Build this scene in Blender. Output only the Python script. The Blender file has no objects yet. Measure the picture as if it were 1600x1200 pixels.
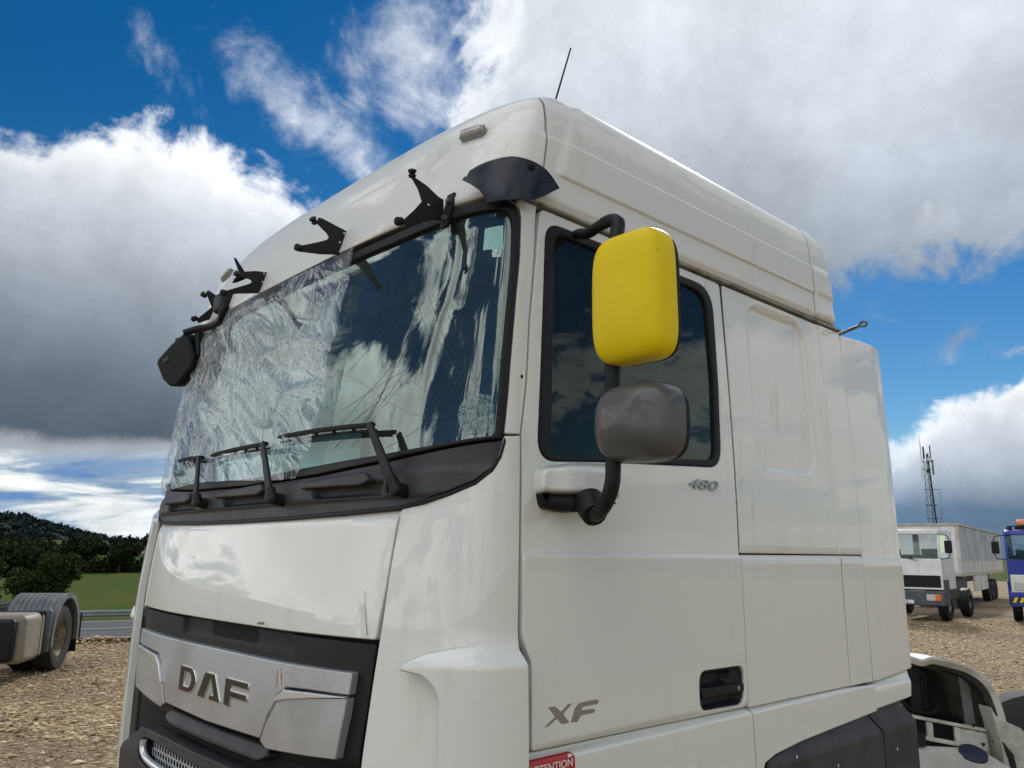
import bpy, bmesh, math, random
import numpy as np
from mathutils import Vector, Matrix
from mathutils.geometry import delaunay_2d_cdt
R = math.radians
random.seed(7); rng = np.random.default_rng(7)
scn = bpy.context.scene
col = scn.collection

# ------------------------------------------------------------------ camera
YAW, PITCH, ROLL = R(47.34), R(12.004), R(.55)
CAMLOC = Vector((2.9068, -1.1442, 1.95))
fw = Vector((-math.sin(YAW)*math.cos(PITCH), math.cos(YAW)*math.cos(PITCH), math.sin(PITCH)))
rt = Vector((math.cos(YAW), math.sin(YAW), 0)); up = rt.cross(fw)
r2 = rt*math.cos(ROLL) + up*math.sin(ROLL); u2 = up*math.cos(ROLL) - rt*math.sin(ROLL)
cd = bpy.data.cameras.new('camera'); cam = bpy.data.objects.new('camera', cd); col.objects.link(cam)
M4 = Matrix((r2, u2, -fw)).transposed().to_4x4(); M4.translation = CAMLOC; cam.matrix_world = M4
cd.sensor_width = 36; cd.lens = 1247.4*36/1600; cd.clip_end = 6000; cd.clip_start = .05
scn.camera = cam

# ------------------------------------------------------------------ exposure, sky and sun
scn.view_settings.view_transform = 'Standard'; scn.view_settings.look = 'None'
scn.view_settings.exposure = 0.52; scn.view_settings.gamma = 1; scn.view_settings.use_curve_mapping = False
SUN_DIR = Vector((-.42, .78, .62)).normalized()          # towards the sun: beyond the cab, behind thin cloud
SUN_EL = math.asin(SUN_DIR.z); SUN_ROT = math.atan2(SUN_DIR.x, SUN_DIR.y)
sd = bpy.data.lights.new('sun', 'SUN'); sd.energy = 1.9; sd.angle = R(5); sd.color = (1, .95, .87)
so = bpy.data.objects.new('sun', sd); col.objects.link(so)
so.rotation_euler = SUN_DIR.to_track_quat('Z', 'Y').to_euler()

class X:                                                  # tiny expression wrapper over shader math nodes
    t = None
    def __init__(s, k): s.k = k
    @staticmethod
    def m(op, *a, clamp=False):
        n = X.t.nodes.new('ShaderNodeMath'); n.operation = op; n.use_clamp = clamp
        for i, v in enumerate(a):
            if isinstance(v, X): X.t.links.new(v.k, n.inputs[i])
            else: n.inputs[i].default_value = v
        return X(n.outputs[0])
    def __add__(a, b): return X.m('ADD', a, b)
    __radd__ = __add__
    def __sub__(a, b): return X.m('SUBTRACT', a, b)
    def __rsub__(a, b): return X.m('SUBTRACT', b, a)
    def __mul__(a, b): return X.m('MULTIPLY', a, b)
    __rmul__ = __mul__
    def __truediv__(a, b): return X.m('DIVIDE', a, b)
def sstep(a, b, x):
    n = X.t.nodes.new('ShaderNodeMapRange'); n.interpolation_type = 'SMOOTHSTEP'
    n.inputs[1].default_value = a; n.inputs[2].default_value = b
    if isinstance(x, X): x = x.k
    X.t.links.new(x, n.inputs[0]); return X(n.outputs[0])
def ramp(x, pts, interp='EASE'):
    n = X.t.nodes.new('ShaderNodeValToRGB'); n.color_ramp.interpolation = interp; e = n.color_ramp.elements
    while len(e) < len(pts): e.new(.5)
    for q, (p, c) in zip(e, pts): q.position = p; q.color = (*c, 1) if not isinstance(c, float) else (c, c, c, 1)
    X.t.links.new(x.k if isinstance(x, X) else x, n.inputs[0]); return n.outputs[0]
def noise(vec, scale, detail=4, rough=.55, dist=0, dims='3D'):
    n = X.t.nodes.new('ShaderNodeTexNoise'); n.noise_dimensions = dims
    n.inputs['Scale'].default_value = scale; n.inputs['Detail'].default_value = detail
    n.inputs['Roughness'].default_value = rough; n.inputs['Distortion'].default_value = dist
    if vec is not None: X.t.links.new(vec, n.inputs['Vector'])
    return n
def mixc(f, a, b):
    n = X.t.nodes.new('ShaderNodeMix'); n.data_type = 'RGBA'
    for s, v in ((0, f), (6, a), (7, b)):
        if isinstance(v, X): v = v.k
        if isinstance(v, (int, float)): n.inputs[s].default_value = v
        elif isinstance(v, tuple): n.inputs[s].default_value = (*v, 1)
        else: X.t.links.new(v, n.inputs[s])
    return n.outputs[2]

W = bpy.data.worlds.new('World'); scn.world = W; W.use_nodes = True
nt = W.node_tree; nt.nodes.clear(); X.t = nt; N_ = nt.nodes.new; L_ = nt.links.new
sky = N_('ShaderNodeTexSky'); sky.sky_type = 'NISHITA'; sky.sun_disc = False
sky.sun_elevation = SUN_EL; sky.sun_rotation = SUN_ROT; sky.altitude = 200; sky.air_density = 1; sky.dust_density = .05; sky.ozone_density = 3
gam = N_('ShaderNodeHueSaturation'); gam.inputs['Saturation'].default_value = 1.40; L_(sky.outputs[0], gam.inputs['Color'])
tc = N_('ShaderNodeTexCoord'); sp = N_('ShaderNodeSeparateXYZ'); L_(tc.outputs['Generated'], sp.inputs[0])
dx, dy, dz = (X(sp.outputs[i]) for i in range(3))
az0 = X.m('ARCTAN2', dx, dy)*57.2958 + 47.34
el0 = X.m('ARCSINE', dz)*57.2958
# warps
w1 = noise(tc.outputs['Generated'], 5.5, 6, .62)
w2 = noise(tc.outputs['Generated'], 17, 8, .62)
s1 = N_('ShaderNodeSeparateColor'); L_(w1.outputs['Color'], s1.inputs[0])
s2 = N_('ShaderNodeSeparateColor'); L_(w2.outputs['Color'], s2.inputs[0])
az = az0 + (X(s1.outputs[0])-.5)*9 + (X(s2.outputs[0])-.5)*4
el = el0 + (X(s1.outputs[1])-.5)*8 + (X(s2.outputs[1])-.5)*4
BL = [(-27, 11.8, 20.5, 15.2, 0, 1.0), (25.5, 33.5, 31, 17.5, 0, 1.0), (-16.5, 30, 9.5, 3.2, -30, .24), (-7.5, 34.0, 7, 4.5, -20, .20),
      (-27, 32.0, 4, 1.6, -50, .08), (35, 2.5, 13, 8.0, 0, 1.0), (31, 13.4, 2.4, .8, 10, .2), (33.5, 12.2, 2, .6, 0, .2), (-12, 27, 3.4, 1.6, -50, .2),
      (-33, 3, 16, 3.2, 0, .7), (-3, 11, 15, 9, 0, .9)]
D = DW = None
for (a, e, ra, re, rot, w) in BL:
    c, s = math.cos(R(rot)), math.sin(R(rot)); u = az - a; v = el - e
    p = (u*c + v*s)*(1/ra); q = (v*c - u*s)*(1/re)
    d = (1.0 - X.m('SQRT', p*p + q*q))*w
    if w < .5: DW = d if DW is None else X.m('MAXIMUM', DW, d)
    else: D = d if D is None else X.m('MAXIMUM', D, d)
# everywhere outside the frame: broken cumulus of the same kind
zz = X.m('MAXIMUM', dz, 0.0) + .22
cb = N_('ShaderNodeCombineXYZ'); L_((dx/zz).k, cb.inputs[0]); L_((dy/zz).k, cb.inputs[1])
g1 = noise(cb.outputs[0], 1.25, 9, .60, .3)
Dg = (X(g1.outputs[0]) - .475)*2.6
inside = sstep(50, 36, X.m('ABSOLUTE', az0 + 0.0)) * sstep(54, 42, el0)
for (a, e, ra, re, rot, w) in ((-78, 12, 20, 11.5, 12, 1.0), (-97, 27, 3.2, 13, -8, .7), (-60, 21, 9, 5, -30, .45), (-88, 29, 7, 3, 25, .3)):   # the bank behind the photographer's left shoulder
    c, s = math.cos(R(rot)), math.sin(R(rot)); u = az - a; v = el - e; p = (u*c + v*s)*(1/ra); q = (v*c - u*s)*(1/re)
    Dg = X.m('MAXIMUM', Dg, (1.0 - X.m('SQRT', p*p + q*q))*w)
D = X.m('MAXIMUM', D, -.35)
D = D*inside + Dg*(1.0 - inside)
fine = noise(tc.outputs['Generated'], 26, 9, .66)
wisp = noise(tc.outputs['Generated'], 9, 9, .66, .8)
D2 = D + (X(wisp.outputs[0])-.5)*.50 + (X(fine.outputs[0])-.5)*.16
inw = inside*1.0
Dw2 = DW + (X(wisp.outputs[0])-.5)*.50 + (X(fine.outputs[0])-.5)*.16
alpha = X.m('MAXIMUM', sstep(-.02, .15, D2), sstep(-.03, .34, Dw2)*inw*.9)
# how bright the cloud is: lit rims and tops, grey bases (by elevation, separately left and right)
eln = el/40.0
g = lambda v, b=0.0: (v*(1-.9*b), v, v*(1+1.2*b))
elb = (el0 + (X(s1.outputs[0])-.5)*2.4 + (X(s2.outputs[0])-.5)*1.2)/40.0
left = ramp(elb, [(0.0, g(.30, .22)), (.08, g(.34, .22)), (.145, g(.34, .10)), (.165, g(.26, .10)), (.182, g(.085, .26)), (.25, g(.105, .24)), (.34, g(.18, .18)), (.44, g(.31, .12)), (.54, g(.48, .08)), (.63, g(.68, .03)), (.72, g(.70, .02))], 'LINEAR')
right = ramp(elb, [(0.0, g(.13, .42)), (.07, g(.15, .42)), (.13, g(.34, .16)), (.2, g(.52, .08)), (.26, g(.60, .03)), (.34, g(.24, .22)), (.5, g(.30, .14)), (.7, g(.42, .10)), (.9, g(.50, .07))], 'LINEAR')
# thin banks near the horizon, drawn out sideways
cb2 = N_('ShaderNodeCombineXYZ'); L_((az0*.075).k, cb2.inputs[0]); L_((el0*.42).k, cb2.inputs[1])
hb = noise(cb2.outputs[0], 1.0, 8, .60, .6)
bank = ramp(X(hb.outputs[0]), [(.40, (.10, .19, .36)), (.50, (.22, .30, .40)), (.56, (.50, .54, .56)), (.66, (.74, .76, .76))], 'LINEAR')
left = mixc(sstep(6.4, 5.2, el0 + (X(s1.outputs[0])-.5)*3), left, bank)
lr = sstep(-8, 2, az)
cc = mixc(lr, left, right)
rim = sstep(.26, .04, D2 + (X(w2.outputs[0])-.5)*.3)*sstep(8.5, 12, el0 + sstep(10, 20, az0)*5)
rim = rim*(1.0 - sstep(4, 12, az0)*sstep(24, 19, el0)*sstep(10.5, 12.5, el0))
cc = mixc(rim*.48, cc, (.80, .83, .86))
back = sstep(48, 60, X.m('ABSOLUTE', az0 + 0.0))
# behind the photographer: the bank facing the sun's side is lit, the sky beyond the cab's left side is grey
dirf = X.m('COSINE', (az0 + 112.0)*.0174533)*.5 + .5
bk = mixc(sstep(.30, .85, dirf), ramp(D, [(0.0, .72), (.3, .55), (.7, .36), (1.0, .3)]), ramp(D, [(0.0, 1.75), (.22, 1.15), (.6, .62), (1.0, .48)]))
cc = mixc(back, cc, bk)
vr = noise(tc.outputs['Generated'], 4.2, 6, .55, .4)
vf = .33 + X(vr.outputs[0])*1.0 + X(fine.outputs[0])*.35
mul = N_('ShaderNodeMix'); mul.data_type = 'RGBA'; mul.blend_type = 'MULTIPLY'; mul.inputs[0].default_value = 1
L_(cc, mul.inputs[6]); cvf = N_('ShaderNodeCombineColor')
for i in range(3): L_(vf.k, cvf.inputs[i])
L_(cvf.outputs[0], mul.inputs[7])
bs = N_('ShaderNodeBackground'); L_(gam.outputs[0], bs.inputs[0]); bs.inputs[1].default_value = .05
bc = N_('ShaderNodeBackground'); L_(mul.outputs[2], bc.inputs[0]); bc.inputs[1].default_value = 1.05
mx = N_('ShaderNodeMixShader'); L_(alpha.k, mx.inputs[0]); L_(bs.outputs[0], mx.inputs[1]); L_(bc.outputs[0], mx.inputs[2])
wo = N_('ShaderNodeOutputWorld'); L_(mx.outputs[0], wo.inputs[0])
W.cycles.sampling_method = 'MANUAL'; W.cycles.sample_map_resolution = 1024

# ------------------------------------------------------------------ materials
def M(name, c, rough=.5, metal=0, coat=0, coat_rough=.03, var=0, vscale=6, c2=None, bump=0, bscale=60, spec=.5, emit=None, det=6):
    m = bpy.data.materials.new(name); m.use_nodes = True; t = m.node_tree; X.t = t
    b = t.nodes['Principled BSDF']; b.inputs['Base Color'].default_value = (*c, 1); b.inputs['Roughness'].default_value = rough
    b.inputs['Metallic'].default_value = metal; b.inputs['Coat Weight'].default_value = coat; b.inputs['Coat Roughness'].default_value = coat_rough
    b.inputs['Specular IOR Level'].default_value = spec
    tc = t.nodes.new('ShaderNodeTexCoord')
    if var or c2:
        n = noise(tc.outputs['Object'], vscale, det, .6)
        c2 = c2 or tuple(x*(1-var) for x in c)
        t.links.new(mixc(sstep(.38, .68, X(n.outputs[0])), c, c2), b.inputs['Base Color'])
        n2 = noise(tc.outputs['Object'], vscale*2.3, 5, .6)
        t.links.new((X(n2.outputs[0])*.25 + (rough - .1)).k, b.inputs['Roughness'])
    if bump:
        n = noise(tc.outputs['Object'], bscale, 4, .6); bp = t.nodes.new('ShaderNodeBump'); bp.inputs['Strength'].default_value = bump
        bp.inputs['Distance'].default_value = .01; t.links.new(n.outputs[0], bp.inputs['Height']); t.links.new(bp.outputs[0], b.inputs['Normal'])
    return m
def paint(name, c, dirt, amt=.7, rough=.42, coat=.8):
    m = M(name, c, rough, coat=coat); t = m.node_tree; X.t = t; b = t.nodes['Principled BSDF']; tc = [n for n in t.nodes if n.type == 'TEX_COORD'][0]
    mp = t.nodes.new('ShaderNodeMapping'); mp.inputs['Scale'].default_value = (1, 1, .22); t.links.new(tc.outputs['Object'], mp.inputs[0])
    a = noise(mp.outputs[0], 9, 8, .65, .3); c_ = noise(tc.outputs['Object'], 2.2, 5, .6); sp_ = noise(tc.outputs['Object'], 95, 2, .5)
    f = sstep(.50, .78, X(a.outputs[0]))*sstep(.40, .72, X(c_.outputs[0]))*amt
    k = mixc(f, c, dirt)
    k = mixc(sstep(.765, .80, X(sp_.outputs[0]))*.6, k, tuple(x*.25 for x in dirt))
    t.links.new(k, b.inputs['Base Color'])
    t.links.new((f*.35 + rough).k, b.inputs['Roughness'])
    t.links.new((X(c_.outputs[0])*.03 + .008).k, b.inputs['Coat Roughness'])
    b_ = noise(tc.outputs['Object'], 3.0, 2, .4); bp = t.nodes.new('ShaderNodeBump'); bp.inputs['Strength'].default_value = .025
    bp.inputs['Distance'].default_value = .02; t.links.new(b_.outputs[0], bp.inputs['Height']); t.links.new(bp.outputs[0], b.inputs['Coat Normal'])
    return m
WHITE = paint('white_paint', (.74, .75, .69), (.38, .33, .23))
ROOFW = paint('white_roof_paint', (.74, .74, .68), (.36, .31, .22), 1.0, .5, .45)
BLACK = M('black_plastic', (.009, .010, .012), .5, var=.3, vscale=20, bump=.06, bscale=300, spec=.3)
GREYP = M('dark_grey_plastic', (.024, .024, .028), .50, spec=.4, c2=(.048, .046, .046), vscale=5, bump=.05, bscale=300)
RUB = M('rubber', (.008, .008, .009), .55, spec=.3)
DARK = M('cab_void', (.006, .006, .007), .9)
CHAN = M('dirty_channel', (.20, .17, .12), .7, c2=(.06, .05, .035), vscale=12)
SILV = M('silver_paint', (.50, .52, .54), .34, metal=.5, c2=(.40, .41, .42), vscale=3.2, coat=.3)
SILVL = M('silver_edge', (.72, .73, .74), .25, metal=.6, coat=.4)
CHROME = M('chrome', (.75, .75, .76), .12, metal=1)
LETTER = M('letter_dark', (.055, .050, .038), .3, metal=.6, c2=(.035, .032, .026), vscale=20)
YEL = M('yellow_plastic', (.80, .60, .004), .42, spec=.25, c2=(.76, .56, .002), vscale=4)
GREYM = M('grey_lacquer', (.075, .076, .073), .45, coat=.35, coat_rough=.14, c2=(.055, .056, .054), vscale=7)
STEEL = M('steel_rod', (.28, .26, .24), .45, metal=.8, c2=(.16, .10, .07), vscale=40)
LENS = M('lamp_lens', (.62, .60, .55), .12, coat=1, c2=(.45, .44, .40), vscale=30)
RED = M('red_sticker', (.42, .012, .012), .4, coat=.3)
WTXT = M('white_print', (.75, .72, .70), .5)
INT = M('cab_trim', (.30, .34, .33), .8, c2=(.20, .23, .23), vscale=4)
SEAT = M('seat_cloth', (.06, .065, .07), .9)
DASH = M('dashboard', (.12, .13, .125), .6)
TEAL = M('teal_label', (.25, .52, .50), .5, c2=(.38, .60, .56), vscale=25)

t = YEL.node_tree; X.t = t; b = t.nodes['Principled BSDF']; tc = [n for n in t.nodes if n.type == 'TEX_COORD'][0]      # scuffs and road dirt on the yellow housing
sc1 = noise(tc.outputs['Object'], 38, 6, .7, 1.2); sc2 = noise(tc.outputs['Object'], 7, 3, .5); sc3 = noise(tc.outputs['Object'], 150, 2, .5); src = b.inputs['Base Color'].links[0].from_socket
k_ = mixc(sstep(.60, .66, X(sc1.outputs[0]))*sstep(.52, .64, X(sc2.outputs[0]))*.55, src, (.34, .25, .05)); k_ = mixc(sstep(.74, .78, X(sc3.outputs[0]))*.7, k_, (.12, .09, .02)); t.links.new(k_, b.inputs['Base Color'])

def glass(name, tint, ior=1.75, dirt=.02):
    m = bpy.data.materials.new(name); m.use_nodes = True; t = m.node_tree; t.nodes.clear(); X.t = t
    tr = t.nodes.new('ShaderNodeBsdfTransparent'); tr.inputs[0].default_value = (*tint, 1)
    gl = t.nodes.new('ShaderNodeBsdfGlossy'); gl.inputs['Roughness'].default_value = .012; gl.inputs[0].default_value = (.84, 1, .94, 1)
    df = t.nodes.new('ShaderNodeBsdfDiffuse'); df.inputs[0].default_value = (.35, .40, .38, 1)
    fr = t.nodes.new('ShaderNodeFresnel'); fr.inputs[0].default_value = ior
    tc = t.nodes.new('ShaderNodeTexCoord'); n = noise(tc.outputs['Object'], 2.2, 3, .5); bp = t.nodes.new('ShaderNodeBump')
    bp.inputs['Strength'].default_value = .08; bp.inputs['Distance'].default_value = .03; t.links.new(n.outputs[0], bp.inputs['Height'])
    t.links.new(bp.outputs[0], gl.inputs['Normal'])
    n2 = noise(tc.outputs['Object'], 9, 7, .7)
    a = t.nodes.new('ShaderNodeMixShader'); t.links.new(fr.outputs[0], a.inputs[0]); t.links.new(tr.outputs[0], a.inputs[1]); t.links.new(gl.outputs[0], a.inputs[2])
    b = t.nodes.new('ShaderNodeMixShader'); t.links.new((X(n2.outputs[0])*dirt).k, b.inputs[0]); t.links.new(a.outputs[0], b.inputs[1]); t.links.new(df.outputs[0], b.inputs[2])
    o = t.nodes.new('ShaderNodeOutputMaterial'); t.links.new(b.outputs[0], o.inputs[0]); return m
WGLASS = glass('windscreen_glass', (.46, .72, .67), 2.2, .12)
DGLASS = glass('side_glass', (.22, .32, .31), 1.42, .06)
WGL2 = glass('truck_glass', (.62, .70, .70), 1.45, .03)

# ------------------------------------------------------------------ object helpers
def link(name, me, m=None, parent=None, **k):
    o = bpy.data.objects.new(name, me); col.objects.link(o)
    if m: me.materials.append(m)
    if parent: o.parent = parent
    for a, v in k.items(): o[a] = v
    return o
def thing(name, label, cat, loc=(0, 0, 0), rz=0, group=None):
    o = bpy.data.objects.new(name, None); o.empty_display_size = .2; col.objects.link(o)
    o.location = loc; o.rotation_euler = (0, 0, rz); o['label'] = label; o['category'] = cat
    if group: o['group'] = group
    return o
def tag(o, label, cat, group=None):
    o['label'] = label; o['category'] = cat
    if group: o['group'] = group
    return o
def mesh(name, V, F, smooth=True):
    me = bpy.data.meshes.new(name); me.from_pydata([tuple(map(float, v)) for v in V], [], [tuple(map(int, f)) for f in F])
    if smooth: me.polygons.foreach_set('use_smooth', [True]*len(me.polygons))
    return me
def bmobj(name, bm, m, parent=None, smooth=True, bevel=0, seg=2, recalc=True, **k):
    if recalc: bmesh.ops.recalc_face_normals(bm, faces=bm.faces)
    me = bpy.data.meshes.new(name); bm.to_mesh(me); bm.free()
    if smooth: me.polygons.foreach_set('use_smooth', [True]*len(me.polygons)); me.set_sharp_from_angle(angle=R(38))
    o = link(name, me, m, parent, **k)
    if bevel:
        b = o.modifiers.new('bevel', 'BEVEL'); b.width = bevel; b.segments = seg; b.limit_method = 'ANGLE'; b.angle_limit = R(38)
        b.harden_normals = False
    return o
def addbox(bm, lo, hi, mat=None):
    vs = [bm.verts.new(Vector((x, y, z)) if mat is None else mat @ Vector((x, y, z))) for x in (lo[0], hi[0]) for y in (lo[1], hi[1]) for z in (lo[2], hi[2])]
    for f in ((0, 1, 3, 2), (4, 6, 7, 5), (0, 4, 5, 1), (2, 3, 7, 6), (0, 2, 6, 4), (1, 5, 7, 3)): bm.faces.new([vs[i] for i in f])
def box(name, lo, hi, m, parent=None, bevel=.005, **k):
    bm = bmesh.new(); addbox(bm, lo, hi); return bmobj(name, bm, m, parent, bevel=bevel, **k)
def addtube(bm, pts, r, n=10, cap=True):
    pts = [Vector(p) for p in pts]; rs = r if isinstance(r, (list, tuple)) else [r]*len(pts)
    u = None; rings = []
    for i, p in enumerate(pts):
        d = (pts[min(i+1, len(pts)-1)] - pts[max(i-1, 0)]).normalized()
        if u is None: u = d.orthogonal().normalized()
        u = (u - d*u.dot(d)).normalized(); v = d.cross(u)
        rings.append([bm.verts.new(p + (u*math.cos(a) + v*math.sin(a))*rs[i]) for a in [2*math.pi*k/n for k in range(n)]])
    for a, b in zip(rings, rings[1:]):
        for k in range(n): bm.faces.new((a[k], a[(k+1) % n], b[(k+1) % n], b[k]))
    if cap: bm.faces.new(rings[0][::-1]); bm.faces.new(rings[-1])
def tube(name, pts, r, m, parent=None, n=12, **k):
    bm = bmesh.new(); addtube(bm, pts, r, n); return bmobj(name, bm, m, parent, **k)
def smoothpts(P, n=6):
    P = [Vector(p) for p in P]; out = []
    for i in range(len(P)-1):
        a, b, c, d = P[max(i-1, 0)], P[i], P[i+1], P[min(i+2, len(P)-1)]
        for k in range(n):
            t = k/n; out.append(.5*((2*b) + (c-a)*t + (2*a-5*b+4*c-d)*t*t + (3*b-a-3*c+d)*t**3))
    return out + [P[-1]]
def prism(bm, P, d):                                       # closed outline P (3D points) swept by vector d
    d = Vector(d); a = [bm.verts.new(Vector(p)) for p in P]; b = [bm.verts.new(Vector(p) + d) for p in P]; n = len(P)
    bm.faces.new(a); bm.faces.new(b[::-1])
    for i in range(n): bm.faces.new((a[i], b[i], b[(i+1) % n], a[(i+1) % n]))
def addlathe(bm, prof, c, axis, n=28):                    # prof: (radius, along)
    c = Vector(c); ax = Vector(axis).normalized(); u = ax.orthogonal().normalized(); v = ax.cross(u)
    rings = [[bm.verts.new(c + ax*h + (u*math.cos(2*math.pi*k/n) + v*math.sin(2*math.pi*k/n))*r) for k in range(n)] for r, h in prof]
    for a, b in zip(rings, rings[1:]):
        for k in range(n): bm.faces.new((a[k], a[(k+1) % n], b[(k+1) % n], b[k]))
def lathe(name, prof, c, axis, m, parent=None, n=28, **k):
    bm = bmesh.new(); addlathe(bm, prof, c, axis, n); return bmobj(name, bm, m, parent, **k)
def blob(name, c, half, m, parent=None, e=4, e2=None, n=32, ax=None, flat=None, **k):   # superellipsoid housing; flat cuts its back
    bm = bmesh.new(); bmesh.ops.create_cube(bm, size=2)
    bmesh.ops.subdivide_edges(bm, edges=bm.edges[:], cuts=n//2, use_grid_fill=True)
    for v in bm.verts:
        p = v.co; q = (abs(p.x)**e + abs(p.z)**e)**(1/e); w = max(q, 1e-6); mm = max(abs(p.x), abs(p.z))
        # keep the outline a superellipse, round the front
        r = (abs(p.x)**e + abs(p.y)**(e2 or e) + abs(p.z)**e)
        s = 1.0
        for _ in range(14):
            r = (abs(p.x*s)**e + abs(p.y*s)**(e2 or e) + abs(p.z*s)**e); s *= r**(-1/e*.7)
        v.co = p*s
        if flat is not None and v.co.y > flat: v.co.y = flat
        v.co = Vector((v.co.x*half[0], v.co.y*half[1], v.co.z*half[2]))
    if ax is not None: bmesh.ops.transform(bm, matrix=ax, verts=bm.verts)
    bmesh.ops.translate(bm, verts=bm.verts, vec=c)
    return bmobj(name, bm, m, parent, **k)
def children(o): return [c for c in bpy.data.objects if c.parent == o]
def copy_tree(o, parent=None):
    c = o.copy(); col.objects.link(c); c.parent = parent
    for ch in children(o): copy_tree(ch, c)
    return c

# ------------------------------------------------------------------ the cab skin as a function of (s, v)
# cab skin: v -> z, half width W, bow depth D, exponent n, y of corner end Yc
KN=np.array([
(0.60,0.60,1.250,.400,3.37,.50),
(1.20,1.20,1.250,.398,3.37,.50),
(1.70,1.70,1.250,.385,3.37,.50),
(2.09,2.09,1.250,.338,3.4,.50),
(2.30,2.30,1.247,.305,3.5,.50),
(2.65,2.65,1.238,.250,3.70,.50),
(3.00,3.00,1.226,.195,4.00,.50),
(3.10,3.10,1.223,.200,4.00,.53),
(3.35,3.345,1.213,.215,3.60,.62),
(3.45,3.445,1.192,.215,3.40,.67),
(3.55,3.520,1.140,.215,3.2,.74),
(3.65,3.578,1.040,.225,3.0,.84),
(3.80,3.630,.880,.260,2.8,1.0),
(4.10,3.680,.500,.350,2.6,1.3)])
def pchip(x,xk,yk):
    h=np.diff(xk);d=np.diff(yk)/h;m=np.zeros_like(yk)
    for i in range(1,len(xk)-1):
        if d[i-1]*d[i]>0:
            w1=2*h[i]+h[i-1];w2=h[i]+2*h[i-1];m[i]=(w1+w2)/(w1/d[i-1]+w2/d[i])
    m[0]=d[0];m[-1]=d[-1]
    i=np.clip(np.searchsorted(xk,x)-1,0,len(h)-1);t=(x-xk[i])/h[i]
    return (2*t**3-3*t*t+1)*yk[i]+(t**3-2*t*t+t)*h[i]*m[i]+(3*t*t-2*t**3)*yk[i+1]+(t**3-t*t)*h[i]*m[i+1]
V0,V1,NV,NS=.6,4.1,351,301
VG=np.linspace(V0,V1,NV);CO=1.5
PK=np.stack([pchip(VG,KN[:,0],KN[:,i]) for i in range(1,6)],1)
TX=np.zeros((NV,NS));TY=np.zeros((NV,NS))
_a=np.linspace(0,1,1500)**1.0*np.pi/2
for _i,(z,W,D,n,Yc) in enumerate(PK):
    xx=W*np.sin(_a)**(2/n);yy=Yc-D*np.cos(_a)**(2/n)
    L=np.concatenate([[0],np.cumsum(np.hypot(np.diff(xx),np.diff(yy)))])
    q=np.linspace(0,L[-1],NS);TX[_i]=np.interp(q,L,xx);TY[_i]=np.interp(q,L,yy)
def S(s,v):
    s=np.asarray(s,float);v=np.asarray(v,float);s,v=np.broadcast_arrays(s,v)
    sg=np.where(s<0,-1.,1.);a=np.abs(s)
    fv=np.clip((v-V0)/(V1-V0)*(NV-1),0,NV-1.001);i=fv.astype(int);t=fv-i
    P=PK[i]*(1-t)[...,None]+PK[i+1]*t[...,None]
    fs=np.clip(a/CO,0,.99999)*(NS-1);j=fs.astype(int);u=fs-j
    def bl(T): return (T[i,j]*(1-u)+T[i,j+1]*u)*(1-t)+(T[i+1,j]*(1-u)+T[i+1,j+1]*u)*t
    x=np.where(a<CO,bl(TX),P[...,1]);y=np.where(a<CO,bl(TY),P[...,4]+(a-CO))
    return np.stack([x*sg,y,P[...,0]],-1)

def nS(s, v, e=.012):
    a = S(np.add(s, e), v) - S(np.subtract(s, e), v); b = S(s, np.add(v, e)) - S(s, np.subtract(v, e))
    n = np.cross(a, b); return n/np.linalg.norm(n, axis=-1, keepdims=True)
def onskin(s, v, off=0.): return S(s, v) + np.asarray(off)[..., None]*nS(s, v)
def P3(s, v, off=0.): return Vector(onskin(s, v, off))
def fil(pts, r=.03, n=6):                                  # fillet the corners; a point may carry its own radius
    out = []; m = len(pts)
    for i in range(m):
        p = np.array(pts[i][:2], float); rr = pts[i][2] if len(pts[i]) > 2 else r
        a = np.array(pts[i-1][:2], float) - p; b = np.array(pts[(i+1) % m][:2], float) - p; la, lb = np.linalg.norm(a), np.linalg.norm(b)
        if rr <= 0: out.append(p); continue
        k = min(rr, la*.48, lb*.48); A = p + a/la*k; B = p + b/lb*k
        for t in np.linspace(0, 1, n): out.append((1-t)**2*A + 2*t*(1-t)*p + t*t*B)
    return out
def inpoly(P, poly):
    x, y = P[:, 0], P[:, 1]; c = np.zeros(len(P), bool); n = len(poly)
    for i in range(n):
        x0, y0 = poly[i-1]; x1, y1 = poly[i]
        if y0 == y1: continue
        k = ((y0 > y) != (y1 > y)) & (x < (x1-x0)*(y-y0)/(y1-y0) + x0); c ^= k
    return c
def dens(poly, g):
    out = []
    for i in range(len(poly)):
        a, b = np.array(poly[i], float), np.array(poly[(i+1) % len(poly)], float); L = np.linalg.norm(b-a)
        if L < 1e-5: continue
        k = max(1, int(math.ceil(L/g)))
        for j in range(k): out.append(a + (b-a)*j/k)
    return np.array(out)
def area(p): x, y = p[:, 0], p[:, 1]; return .5*np.sum(x*np.roll(y, -1) - np.roll(x, -1)*y)
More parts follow.
